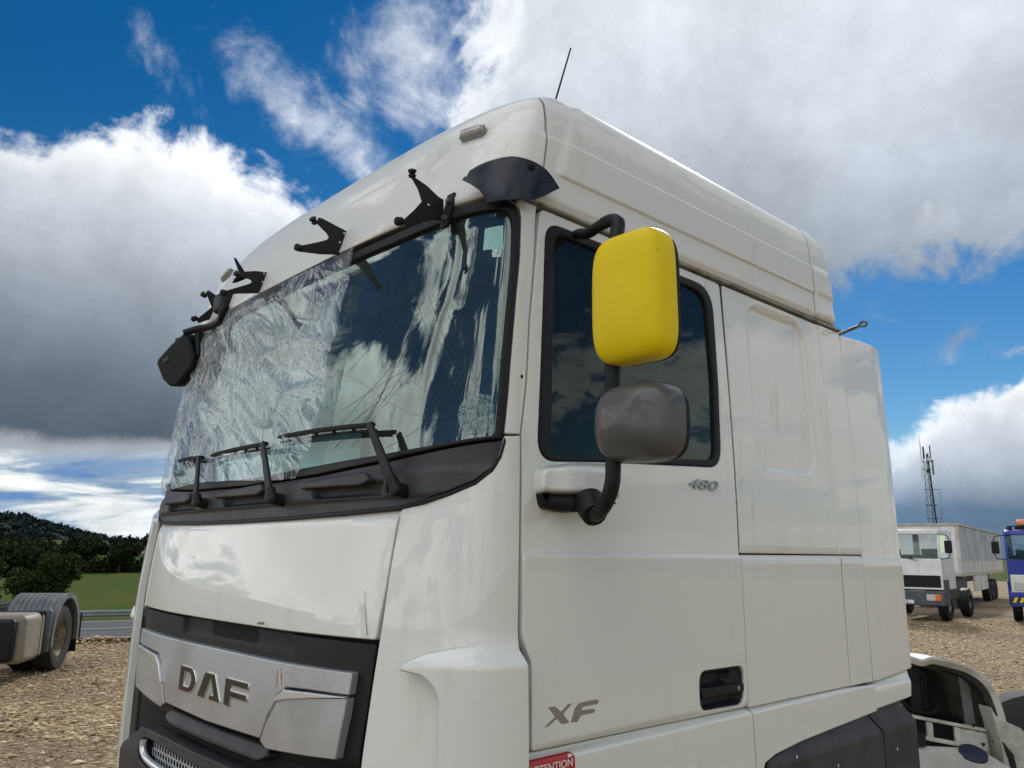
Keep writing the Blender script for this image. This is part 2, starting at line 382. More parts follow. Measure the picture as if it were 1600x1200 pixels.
def panel(name, outer, m, parent, holes=(), off=0., th=.018, lip=.004, grid=.03, offf=None, mirror=False, back=False, zshift=None, rows=(), cols=(), extra=None, **kw):
    """A formed sheet lying on the cab skin: outline in (s, v), turned edge, optional relief offf(s, v)."""
    loops = []
    for i, pl in enumerate([outer] + list(holes)):
        pl = dens([(p[0], p[1]) for p in pl], grid)
        if mirror: pl = pl*np.array([-1, 1])
        if (area(pl) > 0) != (i == 0): pl = pl[::-1]
        loops.append(pl)
    ins, nrm = [], []
    for pl in loops:
        t = np.roll(pl, -1, 0) - np.roll(pl, 1, 0); t /= np.maximum(np.linalg.norm(t, axis=1, keepdims=True), 1e-9)
        n = np.stack([t[:, 1], -t[:, 0]], 1); nrm.append(n); ins.append(pl - n*lip)
    allp = np.concatenate(ins); lo, hi = allp.min(0), allp.max(0)
    gx, gy = np.meshgrid(np.arange(lo[0]+grid/2, hi[0], grid), np.arange(lo[1]+grid/2, hi[1], grid)); G = np.stack([gx.ravel(), gy.ravel()], 1)
    ex = [np.stack([np.arange(lo[0]+grid/2, hi[0], grid), np.full(len(np.arange(lo[0]+grid/2, hi[0], grid)), r_)], 1) for r_ in rows] + [np.stack([np.full(len(np.arange(lo[1]+grid/2, hi[1], grid)), r_), np.arange(lo[1]+grid/2, hi[1], grid)], 1) for r_ in cols]
    if extra is not None: ex.append(np.asarray(extra)*(np.array([-1, 1]) if mirror else 1))
    if ex: G = np.concatenate([G] + ex)
    if len(G):
        k = inpoly(G, ins[0])
        for h in ins[1:]: k &= ~inpoly(G, h)
        G = G[k]
    if len(G):
        keep = np.ones(len(G), bool)
        for q in np.array_split(np.arange(len(G)), max(1, len(G)//2000)):
            d = np.min(np.hypot(G[q, None, 0]-allp[None, :, 0], G[q, None, 1]-allp[None, :, 1]), 1); keep[q] = d > grid*.45
        G = G[keep]
    V2 = np.concatenate([allp, G]) if len(G) else allp
    E = []; b = 0
    for pl in ins: E += [(b+i, b+(i+1) % len(pl)) for i in range(len(pl))]; b += len(pl)
    r = delaunay_2d_cdt([Vector(map(float, p)) for p in V2], E, [], 0, 1e-6)
    vo = np.array([tuple(v) for v in r[0]]); tri = np.array([f for f in r[2] if len(f) == 3])
    cen = vo[tri].mean(1); k = inpoly(cen, ins[0])
    for h in ins[1:]: k &= ~inpoly(cen, h)
    tri = tri[k]
    A = vo[tri]; ar = (A[:, 1, 0]-A[:, 0, 0])*(A[:, 2, 1]-A[:, 0, 1]) - (A[:, 1, 1]-A[:, 0, 1])*(A[:, 2, 0]-A[:, 0, 0])
    tri = np.where((ar > 0)[:, None], tri, tri[:, ::-1])
    if mirror: f_off = (lambda s, v: (offf(-s, v) if offf else 0.*s))
    else: f_off = (lambda s, v: (offf(s, v) if offf else 0.*s))
    def pos(s, v, o=0.): return onskin(s, v, off + f_off(s, v) + o)
    e = .003
    def nor(s, v):
        a = pos(s+e, v) - pos(s-e, v); c = pos(s, v+e) - pos(s, v-e); n = np.cross(a, c); return n/np.linalg.norm(n, axis=1, keepdims=True)
    T = pos(vo[:, 0], vo[:, 1]); TN = nor(vo[:, 0], vo[:, 1])
    VV, NN, FF = [T], [TN], [tuple(t) for t in tri]; base = len(T)
    # turned edges: map each inset loop to its cdt vertices
    o2n = {}
    for i, orig in enumerate(r[3]):
        for q in orig: o2n[q] = i
    b = 0
    for pl, n, inn in zip(loops, nrm, ins):
        L = len(pl); ps, pn = pos(pl[:, 0], pl[:, 1], -lip*.8), pos(pl[:, 0]+n[:, 0]*.002, pl[:, 1]+n[:, 1]*.002, -lip*.8) - pos(pl[:, 0], pl[:, 1], -lip*.8)
        pn /= np.maximum(np.linalg.norm(pn, axis=1, keepdims=True), 1e-9); pb = pos(pl[:, 0], pl[:, 1], -th)
        VV += [ps, pb]; NN += [pn, pn]
        for i in range(L):
            j = (i+1) % L; a, c = o2n.get(b+i), o2n.get(b+j)
            if a is not None and c is not None and a != c: FF.append((a, base+i, base+j, c))
            FF.append((base+i, base+L+i, base+L+j, base+j))
        base += 2*L; b += L
    if back:
        B = pos(vo[:, 0], vo[:, 1], -th); VV.append(B); NN.append(-TN); FF += [tuple(base+x for x in t[::-1]) for t in tri]
    VV = np.concatenate(VV); NN = np.concatenate(NN)
    if zshift is not None: VV = VV + np.array(zshift)
    me = mesh(name, VV, FF); me.normals_split_custom_set_from_vertices([tuple(map(float, n)) for n in NN])
    return link(name, me, m, parent, **kw)
def sst(a, b, x): t = np.clip((np.asarray(x, float)-a)/(b-a), 0, 1); return t*t*(3-2*t)
def rrect(s, v, s0, s1, v0, v1, r):                        # signed distance to a rounded rectangle
    cx, cy, hx, hy = (s0+s1)/2, (v0+v1)/2, (s1-s0)/2-r, (v1-v0)/2-r
    qx, qy = np.abs(s-cx)-hx, np.abs(v-cy)-hy
    return np.hypot(np.maximum(qx, 0), np.maximum(qy, 0)) + np.minimum(np.maximum(qx, qy), 0) - r

# ------------------------------------------------------------------ the cab
truck = thing('semi_truck_cab', 'big white high-roof truck cab with taped cracked windscreen and missing sun visor, filling the picture', 'truck', (0, 1.2, 0))
bpy.context.view_layer.update()
class _T: pass
def adopt(): 
    inv = truck.matrix_world.inverted()
    for o in bpy.data.objects:
        if o.parent == truck: o.matrix_parent_inverse = inv

# dark inner shell behind the panel gaps, split round the glass
sh = [fil([(-3.60, .95), (3.60, .95), (3.60, 2.10), (-3.60, 2.10)], 0)]
panel('inner_shell', sh[0], DARK, truck, off=-.035, th=.02, grid=.08)
for sg in (False, True):
    panel('inner_shell', [(2.50, 2.10), (3.55, 2.10), (3.55, 3.2), (2.50, 3.2)], DARK, truck, off=-.035, th=.02, grid=.08, mirror=sg)
    panel('inner_shell', [(1.38, 2.10), (2.50, 2.10), (2.50, 2.24), (1.50, 2.24), (1.53, 2.99), (2.50, 2.98), (2.50, 3.2), (1.38, 3.2), (1.43, 2.99), (1.38, 2.35)], DARK, truck, off=-.035, th=.012, grid=.06, mirror=sg)
panel('inner_shell', [(-1.38, 2.10), (1.38, 2.10), (1.38, 2.20), (-1.38, 2.20)], DARK, truck, off=-.05, th=.02, grid=.08)
panel('inner_shell', [(-1.38, 3.03), (1.38, 3.03), (1.38, 3.2), (-1.38, 3.2)], DARK, truck, off=-.035, th=.02, grid=.08)

# windscreen opening
WS = [(-1.333, 2.279), (-1.1, 2.262), (-.9, 2.252), (-.55, 2.232), (0, 2.218), (.55, 2.232), (.9, 2.243), (1.1, 2.255), (1.333, 2.279, .02), (1.345, 2.40), (1.352, 2.495), (1.376, 2.696), (1.393, 2.835), (1.400, 2.987, .06),
      (1.22, 2.995), (.8, 2.993), (.4, 3.0), (0, 3.004), (-.4, 3.0), (-.8, 2.993), (-1.22, 2.995), (-1.400, 2.987, .06), (-1.393, 2.835), (-1.376, 2.696), (-1.352, 2.495), (-1.345, 2.40)]
WSO = [(-1.355, 2.270), (-1.1, 2.24), (-.9, 2.22), (-.55, 2.2), (0, 2.19), (.55, 2.2), (.9, 2.22), (1.1, 2.24), (1.355, 2.270, .01), (1.372, 2.40), (1.381, 2.497), (1.403, 2.698), (1.421, 2.839), (1.432, 3.025, .09),
       (1.2, 3.028), (.8, 3.03), (.4, 3.037), (0, 3.04), (-.4, 3.037), (-.8, 3.03), (-1.2, 3.028), (-1.432, 3.025, .09), (-1.421, 2.839), (-1.403, 2.698), (-1.381, 2.497), (-1.372, 2.40)]
wsi = fil(WS, 0.004, 6); wso = fil(WSO, 0.004, 7)
seal = panel('windscreen_seal', wso, RUB, truck, holes=[wsi], off=.004, th=.04, lip=.006, grid=.03)
ws = panel('windscreen', fil([(s*1.006, v + (.006 if v > 2.6 else -.006)) for s, v, *_ in [(p + (0,))[:3] for p in WS]], .03), WGLASS, truck, off=-.012, th=.0005, lip=.0005, grid=.03)
# cracks: fine threads over the glass, and the crushed corner
bm = bmesh.new(); rc = random.Random(4)
def crack(pts, r):
    addtube(bm, [P3(s, v, -.0105) for s, v in pts], r, 4)
def wander(s, v, ang, L, n=9, k=.10):
    out = [(s, v)]
    for _ in range(n): ang += rc.uniform(-k, k); s += math.cos(ang)*L/n; v += math.sin(ang)*L/n; out.append((s, v))
    return [p for p in out if -1.3 < p[0] < 1.33 and 2.26 < p[1] < 2.98]
for a in np.linspace(88, 185, 7):
    p = wander(1.27 + rc.uniform(-.03, .03), 2.33 + rc.uniform(-.03, .04), R(a + rc.uniform(-4, 4)), rc.uniform(.25, .55 if a < 130 else .9), k=.12)
    if len(p) > 2: crack(p, .00038)
for k in range(9):
    s0, v0 = rc.uniform(.55, .8), rc.uniform(2.28, 2.34); p = wander(s0, v0, R(rc.uniform(28, 50)), rc.uniform(.2, .5), k=.18)
    if len(p) > 2: crack(p, .00038)
for (s0, v0, a, L) in ((.58, 2.72, 38, .3), (.60, 2.55, 25, .4), (.62, 2.42, 15, .35)):
    p = wander(s0, v0, R(a), L, k=.06); crack(p, .00038)
for k in range(14):
    p = wander(rc.uniform(1.18, 1.32), rc.uniform(2.35, 2.62), R(rc.uniform(60, 120)), rc.uniform(.08, .25), 5, .2)
    if len(p) > 2: crack(p, .0003)
bmobj('crack_lines', bm, M('crack', (.05, .07, .07), .3), ws, recalc=False)
poly = np.array(fil([(1.205, 2.335), (1.212, 2.375), (1.26, 2.405), (1.325, 2.40), (1.334, 2.288), (1.235, 2.282)], .02))
pts = poly[np.newaxis].tolist()[0]; q = rng.uniform([1.20, 2.28], [1.335, 2.41], (1000, 2)); q = q[inpoly(q, poly)]
tri = delaunay_2d_cdt([Vector(p) for p in list(poly) + list(q)], [], [], 0, 1e-5)
VV, FF = [], []; cen = []
for f in tri[2]:
    P = np.array([tuple(tri[0][i]) for i in f])
    if not inpoly(P.mean(0)[None], poly)[0]: continue
    b = len(VV); h = rng.uniform(-.0022, .0022, 3)
    for p, dh in zip(P.mean(0) + (P-P.mean(0))*.93, h): VV.append(onskin(p[0], p[1], -.008 + dh))
    FF.append((b, b+1, b+2))
SHARD = M('crushed_glass', (.45, .62, .58), .08, spec=.8, c2=(.10, .22, .24), vscale=70, det=2); SHARD.node_tree.nodes['Principled BSDF'].inputs['Alpha'].default_value = .5
link('crushed_patch', mesh('crushed_patch', VV, FF, False), SHARD, ws)
panel('label', [(1.289, 2.939), (1.363, 2.942), (1.362, 2.862), (1.283, 2.866)], TEAL, ws, off=-.0105, th=.0004, lip=.0004)
panel('label', [(1.319, 2.864), (1.357, 2.866), (1.355, 2.836), (1.319, 2.838)], M('code_label', (.60, .72, .70), .5, c2=(.12, .25, .25), vscale=130, det=1), ws, off=-.0105, th=.0004, lip=.0004)

# cowl under the screen
ct = [(p[0], p[1]) for p in wso if p[1] < 2.29]; ct = sorted(ct)
CB = [(1.362, 2.274), (1.347, 2.226), (1.322, 2.187), (1.272, 2.149), (1.193, 2.121), (1.107, 2.099), (1.0, 2.082), (.75, 2.073), (.4, 2.066), (0, 2.064)]
cb_ = CB + [(-a, b) for a, b in CB[::-1][1:]]
def rec(s, v, s0, s1, v0, v1, r=.015): return sst(.008, -.008, rrect(s, v, s0, s1, v0, v1, r))
def cowl_off(s, v):
    o = .012*sst(2.10, 2.12, v) - .012*sst(2.17, 2.20, v)
    for a, b in ((.50, .94), (-.23, .25), (-.9, -.47)): o = o - .030*rec(s, v, a+.05, b, 2.120, 2.158, .02)
    return o
cowl = panel('cowl', [(s, v - .004) for s, v in ct] + [(s, v) for s, v in cb_], GREYP, truck, off=-.004, th=.03, grid=.012, lip=.003, offf=cowl_off)
for a, b in ((.49, .86), (-.235, .17), (-.9, -.55)):
    panel('step_lip', fil([(a, 2.150), (a+.02, 2.172), (b, 2.186), (b+.03, 2.160), (b-.02, 2.146)], .008), GREYP, truck, off=.024, th=.028, lip=.006, grid=.02)
panel('cowl_trim', [(s, v) for s, v in cb_] + [(s*1.004, v - .012) for s, v in cb_[::-1]], RUB, truck, off=.004, th=.03, lip=.003, grid=.03)

# front panel
hood = fil([(1.012, 2.082), (.78, 2.067), (.4, 2.058), (0, 2.056), (-.4, 2.058), (-.78, 2.067), (-1.012, 2.082), (-.985, 1.84), (-.962, 1.709), (-.5, 1.704), (0, 1.703), (.5, 1.704), (.962, 1.709), (.985, 1.84)], .012, 4)
def hood_off(s, v): return -.012*sst(2.03, 2.075, v) + .004*np.exp(-((s-.9+(v-1.75)*.2)/.012)**2)*sst(1.86, 1.74, v)*-1
panel('front_panel', hood, WHITE, truck, off=.0, th=.02, lip=.005, grid=.03, offf=hood_off)
panel('scratch', [(.928, 1.722), (.915, 1.77), (.902, 1.84), (.9028, 1.84), (.9165, 1.77), (.9305, 1.722)], GREYP, truck, off=.0022, th=.0005, lip=.0003, grid=.03)
for a in ((.30, 1.712, .36, 1.722), (.375, 1.711, .39, 1.717)):
    panel('chip', fil([(a[0], a[1]), (a[2], a[1]+.002), (a[2]-.01, a[3]), (a[0]+.01, a[3]-.003)], .004), CHAN, truck, off=.0012, th=.0005, lip=.0003, grid=.01)

# grille surround and silver plate
gr = fil([(-.955, 1.698), (0, 1.694), (.955, 1.698), (.935, 1.547), (.912, 1.40), (.88, 1.05), (-.88, 1.05), (-.912, 1.40), (-.935, 1.547)], .01, 3)
def gr_off(s, v):
    return -.020*rec(s, v, -.38, .52, 1.635, 1.75, .02) - .035*rec(s, v, -.12, .24, 1.655, 1.78, .02) - .02*sst(1.39, 1.33, v) - .02*sst(1.33, 1.28, v)
panel('grille_surround', gr, BLACK, truck, off=-.014, th=.03, grid=.02, offf=gr_off)
tip = [(.825, 1.551), (.683, 1.547), (.556, 1.540), (.505, 1.512), (.459, 1.446), (.414, 1.372)]
cp = [(-.80, 1.625), (0, 1.612), (.80, 1.622, .01), (.885, 1.615), (.879, 1.556)] 
center = [(0, 1.612), (.5, 1.612), (.885, 1.617), (.878, 1.556)] + [(a, b+.003) for a, b in tip] + [(0, 1.366)]
center = center + [(-a, b) for a, b in center[::-1][1:-1]]
center = [(s, v) for s, v in center]
def silv_off(s, v): return .012*np.cos(np.clip((v-1.49)/.25, -1, 1)*1.5)
panel('badge_plate', fil(center, .004, 3), SILV, truck, off=.0, th=.03, lip=.005, grid=.02, offf=silv_off)
for sg in (False, True):
    wing = [(.868, 1.505), (.838, 1.382), (.70, 1.370), (.461, 1.352), (.418, 1.370), (.463, 1.443), (.510, 1.500), (.575, 1.514), (.70, 1.531), (.874, 1.549)]
    panel('badge_wing', fil(wing, .006, 3), SILV, truck, off=.003, th=.03, lip=.005, grid=.02, offf=silv_off, mirror=sg)
    edge = [(.874, 1.552), (.70, 1.545), (.558, 1.537), (.508, 1.508), (.462, 1.446), (.4630, 1.443), (.512, 1.498), (.575, 1.511), (.70, 1.529), (.874, 1.5495)]
    panel('wing_highlight', edge, SILVL, truck, off=.010, th=.02, lip=.003, grid=.02, offf=silv_off, mirror=sg)  # lighter silver strip: the bevel's highlight put into the colour
lipb = fil([(-.39, 1.358), (0, 1.355), (.45, 1.358, .02), (.475, 1.334, .02), (.42, 1.306, .03), (0, 1.300), (-.34, 1.304, .03), (-.42, 1.33, .02)], .01)
panel('bumper_step', lipb, GREYP, truck, off=-.012, th=.05, lip=.01, grid=.014, offf=lambda s, v: .026*sst(1.362, 1.315, v))
bl = fil([(-.80, 1.165, .04), (-.58, 1.268, .03), (-.30, 1.272), (0, 1.268), (.30, 1.272), (.58, 1.268, .03), (.80, 1.165, .04), (.76, .98), (-.76, .98)], .02)
mo = fil([(.47, 1.238), (.535, 1.232, .02), (.552, 1.20, .03), (.53, 1.165, .03), (.43, 1.150), (.0, 1.145), (-.43, 1.15), (-.53, 1.165, .03), (-.552, 1.20, .03), (-.535, 1.232, .02), (-.47, 1.238), (0, 1.228)], .008)
panel('lower_bumper', bl, GREYP, truck, holes=[mo], off=.035, th=.06, lip=.008, grid=.03, offf=lambda s, v: .02*sst(1.27, 1.15, v))
for sg in (False, True):
    fr = smoothpts([(.505, 1.229, 0), (.505, 1.200, 0), (.47, 1.177, 0), (.38, 1.165, 0), (.2, 1.160, 0), (0, 1.158, 0)], 8)
    o = tube('chrome_frame', [P3(p.x*(-1 if sg else 1), p.y, .042) for p in fr], .013, SILVL, truck)
bm = bmesh.new(); hw = .0165
for j in range(5):
    for i in range(-20, 21):
        s0 = i*hw*1.74 + (j % 2)*hw*.87; v0 = 1.164 + j*hw*1.5
        if abs(s0) > .485 or v0 > 1.236 or (abs(s0) > .44 and v0 < 1.18): continue
        oo, ii = [], []
        for k in range(6):
            a = math.pi/6 + k*math.pi/3
            oo.append(bm.verts.new(P3(s0 + math.cos(a)*hw, v0 + math.sin(a)*hw, .012))); ii.append(bm.verts.new(P3(s0 + math.cos(a)*hw*.80, v0 + math.sin(a)*hw*.80, .012)))
        dd = [bm.verts.new(v.co + Vector((0, .003, 0))) for v in ii]
        for k in range(6):
            k2 = (k+1) % 6; bm.faces.new((oo[k], oo[k2], ii[k2], ii[k])); bm.faces.new((ii[k], ii[k2], dd[k2], dd[k]))
bmobj('honeycomb_mesh', bm, M('mesh_grey', (.60, .61, .63), .4, metal=.2), truck, recalc=False, kind='stuff')
# letters
V0_, V1_ = 1.438, 1.530
def letter(pl, holes=()):
    panel('badge_letter_rim', [(s, v) for s, v in pl], CHROME, truck, holes=holes, off=.013+.002, th=.008, lip=.0025, grid=.02, offf=lambda s, v: silv_off(s, v)-.012)
def shrink(pl, d):
    p = np.array(pl, float); p = p[::-1] if area(p) < 0 else p
    t1 = p - np.roll(p, 1, 0); t2 = np.roll(p, -1, 0) - p; t1 /= np.linalg.norm(t1, axis=1)[:, None]; t2 /= np.linalg.norm(t2, axis=1)[:, None]
    n1 = np.stack([t1[:, 1], -t1[:, 0]], 1); n2 = np.stack([t2[:, 1], -t2[:, 0]], 1); n = n1+n2; n /= (1 + (n1*n2).sum(1))[:, None]
    return [tuple(q) for q in p - n*d]
Dl = [(-.272, 1.530), (-.150, 1.530, .05), (-.104, 1.486, .05), (-.150, 1.438, .05), (-.272, 1.438)]
Dh = [(-.224, 1.507), (-.168, 1.507, .02), (-.152, 1.486, .02), (-.168, 1.461, .02), (-.224, 1.461)]
Al = [(-.036, 1.530), (.050, 1.530), (.116, 1.438), (.010, 1.438), (.022, 1.460), (.052, 1.460), (.018, 1.512), (-.032, 1.438), (-.092, 1.438)]
Fl = [(.140, 1.530), (.318, 1.530), (.318, 1.505), (.190, 1.505), (.190, 1.493), (.314, 1.493), (.314, 1.468), (.190, 1.468), (.190, 1.438), (.140, 1.438)]
for pl, hl in ((fil(Dl, 0), [fil(Dh, 0)]), (Al, []), (Fl, [])):
    pl = [(a[0], a[1]) for a in pl]; hl = [[(a[0], a[1]) for a in h] for h in hl]
    panel('badge_letter', pl, CHROME, truck, holes=hl, off=.016, th=.008, lip=.002, grid=.02, offf=lambda s, v: silv_off(s, v)-.012)
    o = panel('letter_face', shrink(pl, .0042), LETTER, truck, holes=[[tuple(q) for q in np.array(h).mean(0) + (np.array(h)-np.array(h).mean(0))*1.16] for h in hl], off=.0172, th=.002, lip=.0006, grid=.02, offf=lambda s, v: silv_off(s, v)-.012)
# red scrape on the plate
for k in range(9):
    a = .492 + rng.uniform(0, .05); b = rng.uniform(1.565, 1.60); w = rng.uniform(.0012, .004); L = rng.uniform(.02, .05)
    panel('scrape', [(a, b), (a+w, b), (a+w+.008, b-L), (a+.007, b-L)], M('scrape_red', (.45, .16, .12), .6) if k % 2 else M('scrape_grey', (.6, .58, .56), .6), truck, off=.0128, th=.0004, lip=.0002, grid=.05, offf=lambda s, v: silv_off(s, v)-.012)

# corner panels with the air deflector
C = [(1.020, 2.082, .004), (1.107, 2.099), (1.193, 2.121), (1.272, 2.149), (1.322, 2.187), (1.347, 2.226), (1.362, 2.279, .004), (1.417, 2.283, .004), (1.416, 2.0), (1.414, 1.73), (1.418, 1.60), (1.420, 1.43), (1.420, .95, .002), (.90, .95, .002), (.935, 1.40), (.962, 1.6), (.985, 1.76), (1.0, 1.92)]
def cor_off(s, v):
    up_ = .012*sst(1.745, 1.665, v)*sst(1.16, 1.30, s)
    return up_ - .006*sst(2.06, 2.085, v)*sst(1.30, 1.1, s)
panel('corner_panel', fil(C, .01, 3), WHITE, truck, off=.002, th=.02, lip=.005, grid=.02, offf=cor_off)
def def_off(s, v): return .006 + .043*sst(1.725, 1.66, v + .00*s)*1.0
defl = [(1.090, 1.656, .006), (1.150, 1.688), (1.225, 1.704), (1.36, 1.718), (1.412, 1.722), (1.408, 1.695), (1.414, 1.660), (1.418, 1.43), (1.418, .95, .002), (1.190, .95, .002), (1.198, 1.42), (1.200, 1.592, .045), (1.160, 1.634, .02), (1.092, 1.642, .004)]
panel('air_deflector', fil(defl, .006, 5), WHITE, truck, off=.006, th=.055, lip=.006, grid=.015, offf=lambda s, v: .044*sst(1.722, 1.652, v))
panel('corner_panel', fil(C, .01, 3), WHITE, truck, off=.002, th=.03, lip=.005, grid=.03, mirror=True, zshift=(-.055, -.012, 0))
panel('air_deflector', fil([(a, b) + tuple(r_) for a, b, *r_ in defl], .006, 5), WHITE, truck, off=.03, th=.06, lip=.006, grid=.02, mirror=True, zshift=(-.05, 0, 0))

# A pillars
AP = [(1.362, 2.286, .003), (1.417, 2.288, .003), (1.440, 2.44), (1.458, 2.641), (1.488, 2.855), (1.503, 3.026, .003), (1.36, 3.034, .003), (1.433, 3.0, .03), (1.424, 2.84), (1.406, 2.70), (1.384, 2.50), (1.375, 2.40)]
for sg in (False, True): panel('pillar_panel', fil(AP, .01, 3), WHITE, truck, off=.0, th=.02, lip=.004, grid=.02, mirror=sg)
for s_, v_ in ((1.424, 2.46), ):
    panel('pillar_hole', fil([(s_-.005, v_-.006), (s_+.005, v_-.006), (s_+.005, v_+.006), (s_-.005, v_+.006)], .005), DARK, truck, off=.0005, th=.001, lip=.0005, grid=.01)

# doors
DO = [(1.424, 2.29), (1.424, 1.92), (1.426, 1.725), (1.434, 1.70), (1.458, 1.655), (1.460, 1.430, .012), (2.541, 1.421, .012), (2.541, 1.966), (2.541, 2.553), (2.533, 3.018, .025), (1.519, 3.026, .025), (1.499, 2.855), (1.466, 2.641), (1.447, 2.44)]
WIN = [(1.560, 2.955, .06), (1.80, 2.985), (2.40, 2.984), (2.455, 2.978, .10), (2.476, 2.60), (2.456, 2.285, .07), (2.388, 2.277), (1.765, 2.236), (1.56, 2.220, .02), (1.492, 2.245, .07), (1.500, 2.40), (1.534, 2.884)]
WIN = [(1.545, 2.988, .07), (2.0, 2.987), (2.478, 2.985, .11), (2.472, 2.60), (2.455, 2.272, .08), (1.765, 2.236), (1.486, 2.215, .08), (1.505, 2.45)]
WIN2 = [(1.585, 2.958, .05), (2.0, 2.955), (2.428, 2.952, .09), (2.436, 2.60), (2.418, 2.298, .05), (1.765, 2.252), (1.548, 2.235, .04), (1.562, 2.5)]
win, win2 = fil(WIN, .01, 8), fil(WIN2, .01, 8)
hd = fil([(2.246, 1.567, .04), (2.524, 1.565, .04), (2.517, 1.434, .04), (2.244, 1.440, .04)], .03, 6)
def door_off(s, v): return .009*sst(1.954, 1.943, v) - .008*sst(1.435, 1.425, v)
for sg in (False, True):
    door = panel('door', fil(DO, .01, 4), WHITE, truck, holes=[win, hd], off=0, th=.025, lip=.004, grid=.018, offf=door_off, mirror=sg, rows=(1.941, 1.944, 1.947, 1.950, 1.953, 1.956))
    panel('window_seal', win, RUB, door, holes=[win2], off=.002, th=.03, lip=.008, grid=.02, mirror=sg)
    panel('door_glass', [(a, b) for a, b in np.array(win2).mean(0) + (np.array(win2)-np.array(win2).mean(0))*1.01], DGLASS, door, off=-.012, th=.0005, lip=.0005, grid=.04, mirror=sg)
    if sg: panel('handle_recess', hd, BLACK, door, off=-.02, th=.01, grid=.03, mirror=True); continue
    hs = panel('handle_recess', hd, BLACK, door, off=.0015, th=.02, lip=.004, grid=.008, offf=lambda s, v: -.030*sst(.008, -.004, rrect(s, v, 2.275, 2.44, 1.512, 1.552, .012)) - .022*sst(.006, -.006, rrect(s, v, 2.275, 2.505, 1.444, 1.476, .012)) - .006*sst(.004, -.006, rrect(s, v, 2.262, 2.51, 1.448, 1.556, .03)))
    hb = panel('handle_bar', fil([(2.252, 1.512, .006), (2.521, 1.505, .006), (2.519, 1.476, .008), (2.40, 1.476), (2.262, 1.478, .008)], .006), BLACK, door, off=.008, th=.03, lip=.005, grid=.02)
    panel('keyhole', fil([(2.475, 1.499, .006), (2.489, 1.499, .006), (2.489, 1.484, .006), (2.475, 1.484, .006)], .006), CHROME, hb, off=.0105, th=.004, lip=.001, grid=.004)
    panel('key_slot', fil([(2.480, 1.496), (2.484, 1.496), (2.484, 1.487), (2.480, 1.487)], 0), DARK, hb, off=.0112, th=.001, lip=.0003, grid=.004)
# writing on the door
def text_on(txt, s0, v0, h, off, depth, m, name, parent, shear=0, width=None, bold=0):
    cu = bpy.data.curves.new(name, 'FONT'); cu.body = txt; cu.size = 1; cu.extrude = .5; cu.shear = shear; cu.offset = bold
    o = bpy.data.objects.new(name, cu); me = bpy.data.meshes.new_from_object(o); bpy.data.objects.remove(o)
    co = np.array([v.co for v in me.vertices]); lo, hi = co.min(0), co.max(0)
    kx = (width/(hi[0]-lo[0])) if width else h/(hi[1]-lo[1]); ky = h/(hi[1]-lo[1])
    P = onskin(s0 + (co[:, 0]-lo[0])*kx, v0 + (co[:, 1]-lo[1])*ky, off + depth*(co[:, 2]+.5))
    for v, p in zip(me.vertices, P): v.co = p
    me.name = name; return link(name, me, m, parent)
text_on('480', 2.232, 2.182, .036, .0015, .005, M('badge_grey', (.30, .30, .31), .3, metal=.7), 'badge_number', truck, .3, .185, .008)
Xl = [(1.517, 1.538), (1.55, 1.537), (1.573, 1.521), (1.602, 1.538), (1.625, 1.537), (1.583, 1.512), (1.608, 1.487), (1.591, 1.484), (1.571, 1.486), (1.556, 1.501), (1.522, 1.485), (1.501, 1.486), (1.547, 1.509)]
Fx = [(1.61, 1.486), (1.627, 1.522), (1.644, 1.534), (1.671, 1.537), (1.724, 1.537), (1.733, 1.533), (1.731, 1.524), (1.724, 1.521), (1.663, 1.52), (1.657, 1.515), (1.71, 1.513), (1.718, 1.508), (1.715, 1.501), (1.707, 1.499), (1.655, 1.498), (1.644, 1.486), (1.638, 1.482)]
for pl in (Xl, Fx): panel('badge_letter', pl, M('badge_silver', (.34, .34, .33), .22, metal=.7, coat=.5), truck, off=.010, th=.011, lip=.0025, grid=.01)
# sill panels
def sill_off(s, v): return -.026*sst(1.396, 1.416, v)
panel('door_sill', fil([(1.42, 1.424), (2.558, 1.416), (2.562, 1.38), (2.568, 1.2), (2.568, .95), (1.42, .95)], .004), WHITE, truck, off=.012, th=.03, lip=.004, grid=.02, offf=sill_off, rows=(1.390, 1.394, 1.398, 1.402, 1.406, 1.410))
panel('rear_skirt', fil([(2.569, 1.415), (3.338, 1.412), (3.572, 1.402), (3.575, 1.288), (3.124, 1.268), (2.906, 1.258), (2.706, 1.240), (2.63, 1.222), (2.585, 1.15), (2.578, .95), (2.574, 1.2)], .004), WHITE, truck, off=.012, th=.03, lip=.004, grid=.02, offf=sill_off, rows=(1.390, 1.394, 1.398, 1.402, 1.406, 1.410))
st = panel('warning_sticker', fil([(1.425, 1.408, 0), (1.622, 1.408, .012), (1.626, 1.31, .002), (1.425, 1.31, 0)], .01), RED, truck, off=.0145, offf=lambda s, v: -.026*sst(1.396, 1.416, v), rows=(1.394, 1.398, 1.402, 1.406), th=.001, lip=.0005, grid=.02)
text_on('ATTENTION', 1.442, 1.374, .020, .0150, .0004, WTXT, 'sticker_text', truck, 0, .170, .012)

